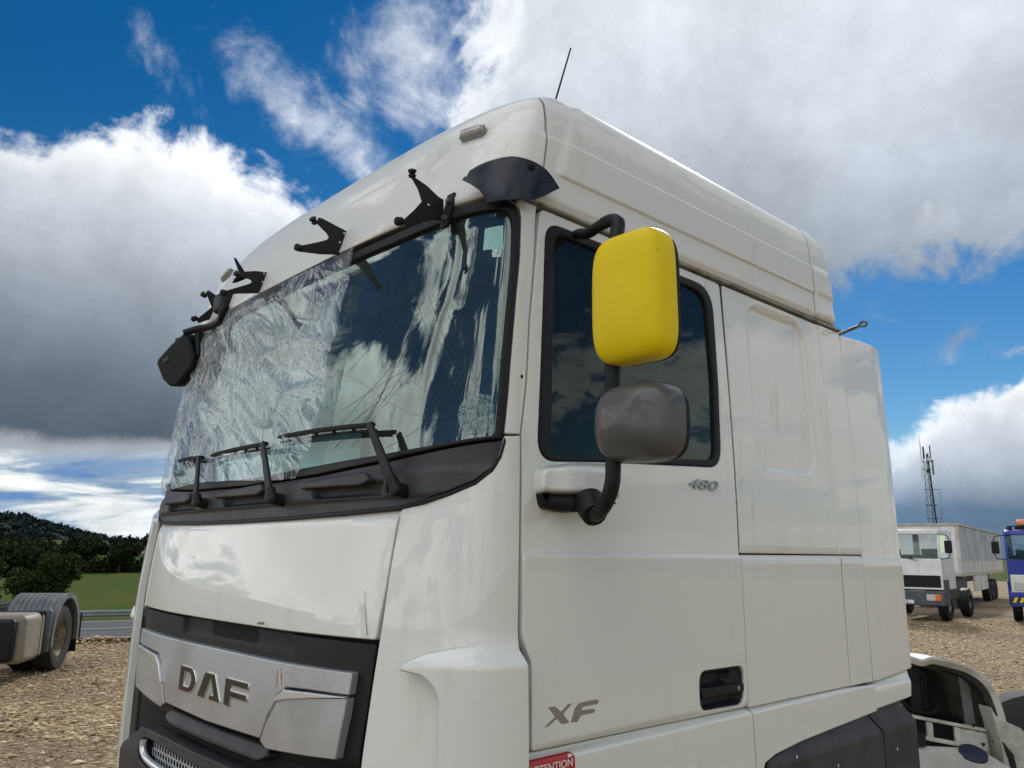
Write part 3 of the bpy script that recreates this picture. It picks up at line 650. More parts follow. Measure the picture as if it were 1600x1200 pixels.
# side panels behind the door
SP1 = [(2.551, 3.018, .01), (3.555, 3.014, .01), (3.562, 2.45), (3.562, 1.960, .003), (2.551, 1.960, .003)]
def sp_off(s, v):
    r = -.020*sst(.012, -.022, rrect(s, v, 2.722, 3.212, 2.288, 2.985, .09)); rib = .006*sst(3.340, 3.352, s)
    return r + rib - .004*sst(1.972, 1.962, v)
panel('side_panel', fil(SP1, .006, 4), WHITE, truck, off=0, th=.025, lip=.004, grid=.020, offf=sp_off, cols=(3.339, 3.343, 3.346, 3.349, 3.353), extra=np.concatenate([np.array(fil([(2.722-d, 2.288-d), (3.212+d, 2.288-d), (3.212+d, 2.985+d), (2.722-d, 2.985+d)], .09+d, 12)) for d in (.019, .008, -.002, -.012, -.022, -.029)] + [dens(np.array([(2.722-d, 2.288-d+.09), (2.722-d, 2.985+d-.09), (3.212+d, 2.985+d-.09), (3.212+d, 2.288-d+.09)]), .02) for d in (.019, .008, -.002, -.012, -.022, -.029)]))
SP2 = [(2.551, 1.9545, .004), (3.560, 1.956, .004), (3.562, 1.412, .004), (2.551, 1.418, .004)]
panel('side_panel', fil(SP2, .006, 4), WHITE, truck, off=.004, th=.025, lip=.004, grid=.016, offf=lambda s, v: -.010*sst(1.937, 1.948, v) + .005*sst(3.342, 3.352, s), rows=(1.936, 1.939, 1.942, 1.945), cols=(3.341, 3.345, 3.349, 3.353))
panel('side_seam', [(3.3455, 1.945), (3.3485, 1.945), (3.3495, 1.42), (3.3465, 1.42)], DARK, truck, off=.0072, th=.001, lip=.0003, grid=.05)
panel('side_panel', [(2.551, .95), (3.555, .95), (3.555, 3.018), (2.551, 3.018)], WHITE, truck, off=0, th=.025, grid=.05, mirror=True)
for s0, s1, v0, v1 in ((3.560, 3.577, 1.405, 3.01), (2.538, 2.554, 1.42, 3.01)):
    panel('gap_shade', [(s0, v0), (s1, v0), (s1, v1), (s0, v1)], RUB, truck, off=-.006, th=.006, lip=.001, grid=.05)  # dark strips laid in the panel gaps to stand for their shade
# rear air fin
FIN = [(3.574, 3.008, .01), (3.81, 3.026), (4.045, 3.030, .035), (4.040, 2.90), (4.022, 2.236), (4.018, 1.427, .005), (3.585, 1.405, .004), (3.574, 1.95)]
panel('side_fin', fil(FIN, .01, 5), WHITE, truck, off=-.002, th=.03, lip=.010, grid=.03, back=True, offf=lambda s, v: .008*sst(1.945, 1.934, v) - .006*sst(3.9, 4.04, s)**2, rows=(1.933, 1.936, 1.939, 1.942, 1.946))
panel('side_fin', [(3.58, 1.34), (4.0, 1.36), (4.0, 1.46), (3.58, 1.46)], WHITE, truck, off=-.022, th=.01, grid=.05, back=True)  # backing strip added behind the fin gap to stop light leaking through
panel('side_fin', fil([(3.583, 1.398, .004), (4.012, 1.418, .004), (3.985, 1.303, .01), (3.583, 1.290, .003)], .01, 5), WHITE, truck, off=0, th=.03, lip=.006, grid=.02, back=True, offf=lambda s, v: -.02*sst(1.36, 1.42, v))
panel('side_fin', fil(FIN, .01, 5), WHITE, truck, off=-.002, th=.03, lip=.010, grid=.05, back=True, mirror=True)
# dark wheel-arch fairing
AR1 = [(2.60, 1.10, .01), (2.66, 1.222), (2.72, 1.232), (2.906, 1.250), (3.124, 1.260), (3.545, 1.279, .005), (3.62, 1.195, .004), (3.618, .8), (2.60, .8)]
AR2 = [(3.553, 1.280, .005), (3.922, 1.292, .008), (3.993, 1.198, .01), (3.99, .8), (3.626, .8), (3.628, 1.195, .004)]
for a in (AR1, AR2): panel('wheel_fairing', fil(a, .006, 4), GREYP, truck, off=.010, th=.04, lip=.006, grid=.03, back=True, offf=lambda s, v: -.035*sst(1.19, 1.285, v))
for s_, v_ in ((2.86, 1.20), (3.90, 1.262), (3.75, 1.10), (3.18, 1.12)):
    panel('stone_chip', fil([(s_, v_), (s_+.009, v_+.004), (s_+.006, v_+.014), (s_-.001, v_+.010)], .002), WTXT, truck, off=.0103, th=.0004, lip=.0003, grid=.02, offf=lambda s, v: -.035*sst(1.19, 1.285, v))
adopt()

# ------------------------------------------------------------------ roof
def front_off(s, v): return .010*sst(3.292, 3.306, v)*-1 + .010 - .012*sst(3.06, 3.045, v)
def side_off(s, v):
    a = np.abs(s); band = .009*sst(3.157, 3.167, v)*sst(1.53, 1.56, a)
    return .008*sst(3.152, 3.148, v)*0 + band - .009*sst(3.294, 3.306, v) + .009 - .010*sst(3.065, 3.046, v)
RFS = [(1.474, 3.05), (1.475, 3.17), (1.449, 3.299), (1.398, 3.436), (1.34, 3.55), (1.30, 3.70), (1.28, 4.1)]
RF = [(-a, b) for a, b in RFS[::-1]] + [(0, 4.1)][0:0]
rf_out = [(a, b) for a, b in RFS] + [(-a, b) for a, b in RFS[::-1]] + [(-1.2, 3.046), (-.8, 3.05), (-.4, 3.056), (0, 3.058), (.4, 3.056), (.8, 3.05), (1.2, 3.046)]
roof = panel('roof_front', rf_out, ROOFW, truck, off=.0, th=.03, lip=.005, grid=.03, offf=front_off, rows=(3.290, 3.294, 3.298, 3.302, 3.307))
for sg in (False, True):
    rs = [(1.480, 3.046, .003), (1.482, 3.17), (1.456, 3.299), (1.405, 3.436), (1.348, 3.55), (1.31, 3.70), (1.29, 4.1), (2.70, 4.1), (2.78, 3.8), (2.94, 3.65), (3.08, 3.58), (3.155, 3.52, .02), (3.222, 3.302, .01), (3.308, 3.046, .003)]
    panel('roof_side', fil(rs, 0), ROOFW, truck, off=.0, th=.03, lip=.004, grid=.024, offf=side_off, mirror=sg, rows=(3.155, 3.158, 3.161, 3.164, 3.168, 3.292, 3.296, 3.30, 3.304, 3.308))
    rr = [(3.316, 3.046, .003), (3.230, 3.302, .01), (3.163, 3.52, .02), (3.09, 3.58), (2.95, 3.65), (2.79, 3.8), (2.71, 4.1), (2.75, 4.1), (2.93, 3.80), (3.10, 3.65), (3.20, 3.56), (3.325, 3.455, .05), (3.400, 3.29, .03), (3.49, 3.10), (3.52, 3.046, .01)]
    panel('roof_rear', fil(rr, 0), ROOFW, truck, off=.004, th=.06, lip=.010, grid=.026, offf=lambda s, v: side_off(s, v) - .02*sst(0, .05, s - (3.325 - (v-3.45)*.45) + .03)*0, mirror=sg)
    # rear step of the roof shell and the dirty channel under it
    panel('roof_channel', [(1.46, 3.024), (3.560, 3.022), (3.560, 3.05), (1.46, 3.05)], CHAN, truck, off=-.012, th=.02, lip=.003, grid=.05, mirror=sg)
    panel('gutter_strip', fil([(1.515, 3.030), (3.565, 3.020), (3.565, 3.034), (1.515, 3.040)], .002), ROOFW if sg else M('gutter', (.30, .27, .21), .6, c2=(.16, .13, .09), vscale=14), truck, off=.012, th=.03, lip=.003, grid=.05, mirror=sg)
bm = bmesh.new(); addbox(bm, (-1.19, 1.3, 3.672), (1.19, 2.5, 3.676)) if False else None
V, F = [], []
ys = np.linspace(.95, 2.5, 3)
bmesh.ops.create_grid(bm, x_segments=1, y_segments=1, size=.5); bmesh.ops.scale(bm, vec=(1.04, 1.6, 1), verts=bm.verts); bmesh.ops.translate(bm, vec=(0, 1.72, 3.672), verts=bm.verts)
bmobj('roof_top', bm, ROOFW, truck, smooth=False)
box('rear_wall', (-1.2, 2.46, 1.0), (1.2, 2.50, 3.40), WHITE, truck, bevel=.02)

# marker lamps
for sg in (1, -1):
    fr = panel('marker_lamp', fil([(1.062*1, 3.333, .02), (1.066, 3.374, .02), (1.190, 3.362, .02), (1.192, 3.322, .02)], .02), M('lamp_bezel', (.25, .25, .24), .35, metal=.5), truck, off=.022, th=.03, lip=.006, grid=.02, mirror=sg < 0)
    panel('lens', fil([(1.072, 3.339, .014), (1.075, 3.367, .014), (1.180, 3.356, .014), (1.182, 3.328, .014)], .014), LENS, fr, off=.032, th=.014, lip=.008, grid=.02, mirror=sg < 0)

# sun visor brackets: folded steel plates standing off the roof front
def bracket(x, o, tips, holes, flange=.02):
    t = .004; P = [Vector((x, y, z)) for y, z in o]; bm = bmesh.new(); prism(bm, P, (t, 0, 0))
    b = bmobj('visor_bracket', bm, BLACK, truck, bevel=.0015)
    bm = bmesh.new()
    (y0, z0), (y1, z1) = flange
    prism(bm, [Vector((x, y0+.004, z0-.008)), Vector((x, y1+.006, z1+.006)), Vector((x, y1+.018, z1+.006)), Vector((x, y0+.018, z0-.008))], (.035, 0, 0))
    bmobj('bracket_foot', bm, BLACK, b, bevel=.002)
    for f in (.22, .78):
        yy, zz = y0 + (y1-y0)*f, z0 + (z1-z0)*f
        lathe('bolt', [(0, -.012), (.009, -.012), (.010, -.004), (.010, 0)], (x+.022, yy+.006, zz), (0, 1, 0), STEEL, b, 8)
    for (y, z, d) in tips:
        lathe('clamp', [(0, -.016), (.008, -.016), (.014, -.008), (.009, -.002), (.014, .004), (.014, .010), (.006, .014), (0, .014)], (x, y, z), (.35, d[0], d[1]), RUB, b, 12)
    for y, z in holes:
        lathe('rivet', [(0, .0052), (.0038, .0052), (.0038, .003)], (x, y, z), (1, 0, 0), WTXT, b, 10)
bracket(.98, [(.190, 3.104), (.206, 3.108), (.252, 3.096), (.298, 3.074), (.320, 3.070), (.318, 2.998), (.282, 2.989), (.177, 2.938), (.167, 2.941), (.172, 2.960), (.206, 2.999), (.234, 3.037), (.218, 3.072)],
        [(.195, 3.121, (-.3, 1)), (.154, 2.946, (-1, -.4))], [(.259, 3.033)], ((.303, 2.975), (.330, 3.086)))
bracket(.35, [(.213, 3.175), (.229, 3.178), (.292, 3.166), (.366, 3.152), (.337, 3.052), (.321, 3.049), (.319, 3.056), (.232, 3.035), (.154, 3.023), (.154, 3.048), (.216, 3.078), (.255, 3.099), (.263, 3.111), (.253, 3.124), (.211, 3.150)],
        [(.197, 3.160, (-1, .9)), (.144, 3.037, (-1, -.1))], [(.326, 3.146), (.309, 3.104)], ((.345, 3.058), (.366, 3.145)))
bracket(-.32, [(.205, 3.115), (.226, 3.140), (.287, 3.159), (.365, 3.169), (.359, 3.065), (.339, 3.061), (.335, 3.068), (.219, 3.038), (.167, 3.021), (.157, 3.036), (.239, 3.081), (.263, 3.095), (.272, 3.106), (.261, 3.113), (.228, 3.113)],
        [(.152, 3.027, (-1, -.2)), (.204, 3.123, (-1, .3))], [(.323, 3.155), (.319, 3.115)], ((.360, 3.07), (.378, 3.165)))
bracket(-.90, [(.296, 3.204), (.309, 3.215), (.374, 3.186), (.402, 3.148), (.381, 3.099), (.273, 3.038), (.259, 3.060), (.273, 3.067), (.331, 3.133), (.313, 3.167)],
        [(.287, 3.187, (-1, .2)), (.253, 3.057, (-1, -.6))], [(.345, 3.10)], ((.385, 3.08), (.405, 3.15)))
bm = bmesh.new(); prism(bm, [(-.36, .197, 3.209), (-.36, .207, 3.208), (-.36, .251, 3.157), (-.36, .235, 3.139), (-.36, .223, 3.156)], (.004, .002, 0)); prism(bm, [(-.36, .200, 3.091), (-.36, .209, 3.116), (-.36, .236, 3.136), (-.36, .264, 3.135), (-.36, .254, 3.121), (-.36, .222, 3.099)], (.012, 0, 0))
bmobj('broken_visor_stub', bm, BLACK, truck, bevel=.001)
# what is left of the tinted visor, over the corner
vis = [(1.212, 3.089), (1.222, 3.099), (1.229, 3.095), (1.237, 3.116), (1.27, 3.127), (1.306, 3.134), (1.364, 3.143), (1.394, 3.140), (1.43, 3.134), (1.458, 3.126), (1.50, 3.106), (1.532, 3.086), (1.487, 3.043), (1.45, 3.016), (1.417, 3.003), (1.36, 2.996), (1.325, 2.994, .004), (1.311, 3.018), (1.295, 3.036), (1.271, 3.052)]
VISM = M('smoked_visor', (.006, .010, .020), .24, spec=.35, c2=(.016, .022, .034), vscale=5)
vz = panel('visor_remnant', vis, VISM, truck, off=.046, th=.006, lip=.0015, grid=.02, back=True, offf=lambda s, v: .012*sst(2.99, 3.15, v))
o_ = P3(1.412, 3.118, .056); lathe('visor_bolt', [(0, .012), (.006, .012), (.007, .006), (.013, .005), (.014, 0)], o_, nS(1.405, 3.15), BLACK, vz, 16)
lathe('visor_bolt', [(0, .006), (.009, .004), (.010, 0)], P3(1.40, 3.012, .01), nS(1.40, 3.012), STEEL, vz, 8)

# roof aerial and tow eye rod
tube('aerial', [(1.100, .690, 3.45), (1.116, .700, 3.52), (1.166, .731, 3.727)], [.006, .0035, .0028], BLACK, truck, 8)
bm = bmesh.new(); addtube(bm, [(1.17, 2.62, 3.018), (1.305, 2.62, 3.048)], .0085, 8)
cx, cz = 1.326, 3.053
for k in range(12):
    a, b = 2*math.pi*k/12, 2*math.pi*(k+1)/12
    addtube(bm, [(cx + .017*math.cos(a), 2.62, cz + .012*math.sin(a)), (cx + .017*math.cos(b), 2.62, cz + .012*math.sin(b))], .006, 6)
bmobj('eye_rod', bm, STEEL, truck)

# ------------------------------------------------------------------ door mirrors
pod = panel('mirror_foot', fil([(1.474, 2.120, .02), (1.474, 2.196, .035), (1.60, 2.216, .03), (1.80, 2.226, .02), (1.80, 2.12, .02)], .02), WHITE, truck, off=.085, th=.085, lip=.018, grid=.012, offf=lambda s, v: -.05*sst(1.60, 1.49, s) - .03*sst(1.70, 1.84, s) - .02*sst(2.18, 2.22, v))
panel('foot_base', fil([(1.478, 2.119, .004), (1.745, 2.119, .004), (1.70, 2.085, .03), (1.60, 2.068, .04), (1.49, 2.078, .03)], .02), BLACK, truck, off=.082, th=.082, lip=.02, grid=.012, offf=lambda s, v: -.045*sst(1.60, 1.49, s))
arm = smoothpts([(1.33, .62, 2.110), (1.39, .575, 2.062), (1.45, .545, 2.080), (1.492, .530, 2.130), (1.500, .530, 2.21), (1.500, .535, 2.50), (1.505, .540, 2.80)], 7)
ma = tube('mirror_arm', arm, .0215, BLACK, truck, 16)
tube('arm_collar', [(1.345, .60, 2.108), (1.372, .585, 2.075), (1.392, .575, 2.058)], [.042, .041, .036], BLACK, ma, 16)
ah = smoothpts([(1.505, .540, 2.78), (1.507, .556, 2.87), (1.502, .566, 2.903), (1.475, .570, 2.921), (1.42, .582, 2.924), (1.34, .622, 2.936), (1.275, .654, 2.962), (1.245, .668, 2.972)], 6)
tube('upper_arm', ah, [.021]*13 + [.019]*10 + [.017]*(len(ah)-23), BLACK, ma, 14)
def mirror_house(name, c, w, h, d, m, e, ang, parent=ma, tz=0, taper=0., dome=2.6):
    bm = bmesh.new(); K = 64; mt = Matrix.Translation(c) @ Matrix.Rotation(ang, 4, 'Z') @ Matrix.Rotation(tz, 4, 'Y')
    ang_ = [2*math.pi*k/K for k in range(K)]; ol = []
    for a in ang_:
        c_, s_ = math.cos(a), math.sin(a); ol.append((math.copysign(abs(c_)**(2/e), c_), math.copysign(abs(s_)**(2/e), s_)))
    def ring(rho, y, sx=1.): return [bm.verts.new(mt @ Vector((x*rho*w*(1 - taper*z*rho), y + .22*d*x*rho + .05*d*z*z*rho, z*rho*h))) for x, z in ol]
    rows = [ring(r_, -d*(1 - r_**dome)**(1/dome)) for r_ in (.02, .15, .3, .45, .58, .68, .76, .83, .88, .92, .95, .97, .985, .995, 1.0)] + [ring(1.0, .15*d), ring(.985, .38*d), ring(.95, .42*d)]
    for a, b in zip(rows, rows[1:]):
        for k in range(K): bm.faces.new((a[k], a[(k+1) % K], b[(k+1) % K], b[k]))
    bm.faces.new(rows[0]); o = bmobj(name, bm, m, parent)
    for nm, sc, y, th, mm in (('mirror_frame', .955, .30*d, .012 + .16*d, BLACK), ('mirror_glass', .86, .46*d, .012, CHROME)):
        bm = bmesh.new(); prism(bm, [mt @ Vector((x*w*sc, y + .22*d*x*sc, z*h*sc - .004)) for x, z in ol], mt.to_3x3() @ Vector((0, th, 0))); bmobj(nm, bm, mm, o)
    return o
mirror_house('yellow_mirror', Vector((1.588, .530, 2.645)), .116, .186, .070, YEL, 4.8, R(-6), taper=.02, dome=3.6)
mirror_house('grey_mirror', Vector((1.592, .53, 2.295)), .122, .106, .085, GREYM, 3.3, R(-8), tz=R(2), dome=2.3)

# kerb mirror at the far front corner
mt_ = blob('mirror_mount', (-.720, .335, 3.108), (.060, .052, .050), BLACK, truck, e=5, n=12)
tube('mirror_bar', [Vector(q) + (CAMLOC - Vector(q))*.030 for q in smoothpts([(-.755, .345, 3.112), (-.765, .333, 3.078), (-.78, .337, 3.051), (-.82, .337, 3.035), (-.90, .325, 3.030), (-.96, .289, 3.023), (-1.0, .246, 3.003)], 6)], .017, BLACK, mt_, 12)
H = [(-.941, .220, 2.988), (-.918, .234, 2.979), (-.894, .264, 2.881), (-.913, .265, 2.817), (-.998, .235, 2.734), (-1.039, .213, 2.733), (-1.074, .188, 2.77), (-1.102, .159, 2.851), (-1.093, .16, 2.872), (-1.014, .19, 2.938)]
bm = bmesh.new(); prism(bm, H, Vector((-.45, .85, .15))*.075); hs = bmobj('kerb_mirror', bm, BLACK, mt_, bevel=.022, seg=5)
H2 = [(-1.037, .169, 2.99), (-.947, .215, 3.001), (-.939, .224, 2.975), (-1.029, .184, 2.926), (-1.048, .17, 2.953)]
bm = bmesh.new(); prism(bm, [Vector(p) + Vector((-.04, .06, 0)) for p in H2], Vector((-.45, .85, .15))*.05); bmobj('mirror_joint', bm, BLACK, mt_, bevel=.010, seg=3)
bm = bmesh.new(); prism(bm, [(-.905, .262, 3.02), (-.880, .275, 3.0), (-.880, .285, 2.88), (-.895, .275, 2.87), (-.915, .262, 2.98)], (-.03, .04, 0)); bmobj('mirror_stay', bm, BLACK, mt_, bevel=.006)
prm = [(-1.06, .176, 2.868), (-1.03, .193, 2.885), (-1.025, .197, 2.862), (-1.055, .181, 2.845)]
bm = bmesh.new(); prism(bm, [Vector(p) + Vector((.45, -.85, -.15))*.003 for p in prm], Vector((-.45, .85, .15))*.004); bmobj('cover_plug', bm, GREYP, hs, bevel=.002)

# wipers
for (ps, pv), (es, ev), (ts, tv) in (((-.35, 2.135), (-.454, 2.327), (-.84, 2.345)), ((.338, 2.123), (.175, 2.330), (-.401, 2.334)), ((1.03, 2.125), (.890, 2.329), (.232, 2.352))):
    hub = P3(ps, pv, .035); bm = bmesh.new()
    addtube(bm, [P3(ps, pv, .0), hub], .022, 14); addtube(bm, [P3(ps+.012, pv-.012, .045), P3(ps-.012, pv+.03, .05)], [.020, .016], 10)
    w = bmobj('wiper_arm', bm, RUB, truck)
    bm = bmesh.new(); a, b = P3(ps-.008, pv+.02, .048), P3(es, ev, .045); side = (b-a).cross(Vector(nS(es, ev))).normalized()
    n_ = Vector(nS(es, ev))
    for w0, w1, A, B in ((.017, .011, a, b),):
        prism(bm, [A - side*w0, B - side*w1, B + side*w1, A + side*w0], n_*.012)
    bmobj('arm_channel', bm, BLACK, w, bevel=.003)
    bm = bmesh.new(); n = 16; top = [P3(es + (ts-es)*k/n, ev + (tv-ev)*k/n + .004*math.sin(math.pi*k/n), .034 - .014*(k/n)) for k in range(n+1)]
    addtube(bm, top, [.0085]*n + [.005], 6); addtube(bm, [p - Vector((0, 0, .014)) - Vector(nS(ts, tv))*.012 for p in top], .0045, 6)
    for k in (3, 6, 9, 13): addtube(bm, [top[k] + Vector((0, 0, .003)), top[k] - Vector((0, 0, .014)) - Vector(nS(ts, tv))*.012], .006, 6)
    bmobj('wiper_blade', bm, RUB, w)
    tube('washer_nozzle', [P3(ps-.030, pv+.022, .05), P3(ps-.035, pv-.012, .046)], [.008, .011], GREYP, w, 8)

# ------------------------------------------------------------------ inside of the cab
box('cab_floor', (-1.17, .50, 1.30), (1.17, 2.44, 1.36), DASH, truck)
box('headliner', (-1.15, .46, 3.10), (1.15, 2.44, 3.14), INT, truck)
box('back_trim', (-1.17, 2.40, 1.36), (1.17, 2.455, 3.10), INT, truck)
bm = bmesh.new(); prism(bm, [(-1.12, .36, 2.16), (-1.12, .55, 2.215), (-1.12, .78, 2.19), (-1.12, .86, 2.08), (-1.12, .80, 1.6), (-1.12, .42, 1.5)], (2.24, 0, 0)); bmobj('dashboard', bm, DASH, truck, bevel=.03, seg=3)
for x in (-.62, .62):
    st_ = box('seat', (x-.25, 1.15, 1.62), (x+.25, 1.68, 1.80), SEAT, truck, bevel=.05)
    bm = bmesh.new(); addbox(bm, (x-.24, 0, 0), (x+.24, .15, .72), Matrix.Translation((0, 1.60, 1.76)) @ Matrix.Rotation(R(-12), 4, 'X')); bmobj('seat_back', bm, SEAT, st_, bevel=.05, seg=3)
    bm = bmesh.new(); addbox(bm, (x-.14, 0, 0), (x+.14, .10, .20), Matrix.Translation((0, 1.78, 2.50)) @ Matrix.Rotation(R(-8), 4, 'X')); bmobj('headrest', bm, SEAT, st_, bevel=.04, seg=3)
bm = bmesh.new(); c = Vector((.62, .98, 2.10)); ax = Matrix.Rotation(R(-55), 4, 'X')
ring = [c + ax @ Vector((.23*math.cos(a), .23*math.sin(a), 0)) for a in np.linspace(0, 2*math.pi, 33)]
addtube(bm, ring, .016, 8)
for a in (0, 120, 240): addtube(bm, [c, c + ax @ Vector((.23*math.cos(R(a+30)), .23*math.sin(R(a+30)), 0))], .014, 6)
addtube(bm, [c, c + Vector((0, -.25, -.3))], .03, 8); bmobj('steering_wheel', bm, BLACK, truck)
box('overhead_shelf', (-1.1, .55, 2.92), (1.1, .95, 3.08), DASH, truck, bevel=.03)
for x in (.55, -.25):
    box('sun_blind', (x-.04, .40, 2.86), (x+.04, .43, 2.95), BLACK, truck, bevel=.01)
# chassis under and behind
for x in (-.42, .42): box('chassis_rail', (x-.04, .8, .75), (x+.04, 5.2, 1.02), BLACK, truck)
box('engine_block', (-.6, .7, .5), (.6, 2.3, 1.3), DARK, truck, bevel=.05)
for x in (-1.05, 1.05):
    for y in (1.9,):
        w = lathe('wheel', [(.30, -.16), (.47, -.16), (.50, -.12), (.505, 0), (.50, .12), (.47, .16), (.30, .16)], (x, y, .505), (1, 0, 0), RUB, truck, 36)
        lathe('rim', [(0, .06), (.12, .10), (.14, .04), (.25, .02), (.29, .12), (.30, .15)], (x, y, .505), (1 if x > 0 else -1, 0, 0), STEEL, w, 32)
adopt()

# ------------------------------------------------------------------ clear film taped over the far half of the screen
SS, SV = 360, 230
def film_mesh():
    u = np.linspace(0, 1, SS); w = np.linspace(0, 1, SV); U, Wv = np.meshgrid(u, w, indexing='ij')
    vt = 3.045 - .004*np.sin(U*9); vb = 2.205 - .012*np.sin(U*7+1) + .02*(1-U)
    right = np.interp(Wv, [0, .04, .15, .33, .50, .72, .88, 1], [.415, .455, .505, .513, .522, .531, .530, .545]) + .006*np.sin(Wv*23) + .003*np.sin(Wv*61)
    s = -1.36 + (right + 1.36)*U; v = vb + (vt-vb)*Wv
    rr = np.random.default_rng(3); h = np.zeros_like(s)
    def ridged(f, ang, amp, sharp, seed, aspect):
        r = np.random.default_rng(seed); g = np.zeros_like(s)
        c_, s_ = math.cos(ang), math.sin(ang); a = (s*c_ + v*s_)*f; b = (-s*s_ + v*c_)*f*aspect
        ax_ = r.uniform(0, 1, (64, 64))
        def vn(a, b):
            i, j = np.floor(a).astype(int), np.floor(b).astype(int); p, q = a-i, b-j; p = p*p*(3-2*p); q = q*q*(3-2*q); A = lambda i, j: ax_[i % 64, j % 64]
            return (A(i, j)*(1-p)+A(i+1, j)*p)*(1-q) + (A(i, j+1)*(1-p)+A(i+1, j+1)*p)*q
        wv = vn(a*.35+7, b*.9+3)*2.2
        n = vn(a + wv*1.2, b + wv); return amp*(1 - np.abs(2*n-1))**sharp
    h += ridged(5, R(75), .015, 3, 1, .22) + ridged(9, R(58), .011, 4, 2, .18) + ridged(15, R(40), .005, 5, 5, .18) + ridged(26, R(66), .0028, 5, 6, .16)
    edge = np.minimum(np.minimum(Wv*12, (1-Wv)*10), 1)
    h = h*(.25 + .75*edge); p = onskin(s.ravel(), v.ravel(), (.010 + h).ravel())
    idx = np.arange(SS*SV).reshape(SS, SV); a, b, c, d = idx[:-1, :-1].ravel(), idx[1:, :-1].ravel(), idx[1:, 1:].ravel(), idx[:-1, 1:].ravel()
    return p, np.stack([a, b, c, d], 1)
p, f = film_mesh()
me = bpy.data.meshes.new('plastic_film'); me.vertices.add(len(p)); me.vertices.foreach_set('co', p.ravel()); me.loops.add(f.size); me.loops.foreach_set('vertex_index', f.ravel())
me.polygons.add(len(f)); me.polygons.foreach_set('loop_start', np.arange(0, f.size, 4)); me.polygons.foreach_set('use_smooth', [True]*len(f)); me.update(); me.validate()
fm = bpy.data.materials.new('cling_film'); fm.use_nodes = True; t = fm.node_tree; t.nodes.clear(); X.t = t
tr = t.nodes.new('ShaderNodeBsdfTransparent'); tr.inputs[0].default_value = (.93, .96, .96, 1)
gl = t.nodes.new('ShaderNodeBsdfGlossy'); gl.inputs['Roughness'].default_value = .10; gl.inputs[0].default_value = (.95, .97, 1, 1)
df = t.nodes.new('ShaderNodeBsdfTranslucent'); df.inputs[0].default_value = (.8, .84, .86, 1)
d2 = t.nodes.new('ShaderNodeBsdfDiffuse'); d2.inputs[0].default_value = (.92, .95, .96, 1)
tc = t.nodes.new('ShaderNodeTexCoord'); ob = tc.outputs['Object']
def streak(rot, sc, detail, dist, w):                      # thin creases drawn out along one direction
    mp = t.nodes.new('ShaderNodeMapping'); t.links.new(ob, mp.inputs[0]); mp.inputs['Rotation'].default_value = (0, R(rot), 0); mp.inputs['Scale'].default_value = sc
    n = noise(mp.outputs[0], 1, detail, .55, dist); return sstep(w, w*.15, X.m('ABSOLUTE', X(n.outputs[0]) - .5)), n
r1, n1 = streak(24, (16, 4, 2.6), 3, .5, .017); r2, n2 = streak(40, (34, 4, 6), 2, .5, .021); r3, n3 = streak(-18, (22, 4, 5), 2, .6, .012); r4, n4 = streak(12, (60, 4, 9), 2, .3, .03)
m1 = noise(ob, 4.2, 3, .5); m2 = noise(ob, 6.1, 3, .5, .5); m3 = noise(ob, 2.3, 3, .55)
cr = X.m('MAXIMUM', X.m('MAXIMUM', r1*sstep(.42, .56, X(m1.outputs[0])), r2*sstep(.46, .60, X(m2.outputs[0]))), X.m('MAXIMUM', r3*sstep(.50, .62, X(m1.outputs[0]))*.8, r4*sstep(.50, .64, X(m3.outputs[0]))*.7))
lw = t.nodes.new('ShaderNodeLayerWeight'); lw.inputs[0].default_value = .35
bp = t.nodes.new('ShaderNodeBump'); bp.inputs['Strength'].default_value = .5; bp.inputs['Distance'].default_value = .004; t.links.new((cr + X(n1.outputs[0])*1.5 + X(n2.outputs[0])*.8).k, bp.inputs['Height'])
for nn in (gl, lw): t.links.new(bp.outputs[0], nn.inputs['Normal'])
def mixs(f, a, b):
    n = t.nodes.new('ShaderNodeMixShader'); 
    if isinstance(f, float): n.inputs[0].default_value = f
    else: t.links.new(f.k if isinstance(f, X) else f, n.inputs[0])
    t.links.new(a, n.inputs[1]); t.links.new(b, n.inputs[2]); return n.outputs[0]
base = mixs((X(lw.outputs['Facing'])*.17 + .08), tr.outputs[0], gl.outputs[0])
milky = mixs(.55, df.outputs[0], d2.outputs[0])
out = mixs(X.m('MAXIMUM', cr*.85, sstep(.35, .70, X(m3.outputs[0]))*.16 + .05), base, milky); o = t.nodes.new('ShaderNodeOutputMaterial'); t.links.new(out, o.inputs[0])
tag(link('plastic_film', me, fm), 'crumpled clear plastic film taped over the far half of the cracked windscreen', 'plastic sheet')

# ------------------------------------------------------------------ the site: a level frame (right, ahead) laid out from where the photographer stands
FH = Vector((-.7354, .6776, 0)).normalized(); RH = Vector((FH.y, -FH.x, 0)); O0 = Vector((CAMLOC.x, CAMLOC.y, 0))
def site(a, z, h=0.): p = O0 + RH*a + FH*z; p.z = h; return p
def heading(v): return math.atan2(v.y, v.x)
ELEFT = (FH*math.cos(R(27)) - RH*math.sin(R(27)))         # across the road, on the left
ALEFT = Vector((ELEFT.y, -ELEFT.x, 0))
def lsite(a, t, h=0.): p = O0 + ALEFT*a + ELEFT*t; p.z = h; return p
TL = np.array([[0, 0], [19.9, 0], [20.6, -.12], [24, -1.55], [38, -1.62], [48, -1.62], [52, -2.1], [150, -2.3], [260, -1.0], [420, 6], [3000, 20]])
def gh(a, t):                                              # ground height; a = degrees right of ahead
    left = np.interp(t, TL[:, 0], TL[:, 1]); right = -.0028*np.maximum(t-8, 0)*(t < 60) - .15*(t >= 60)
    w = sst(-12, 0, a) + sst(-75, -100, a); return left*(1-w) + right*np.clip(w, 0, 1)
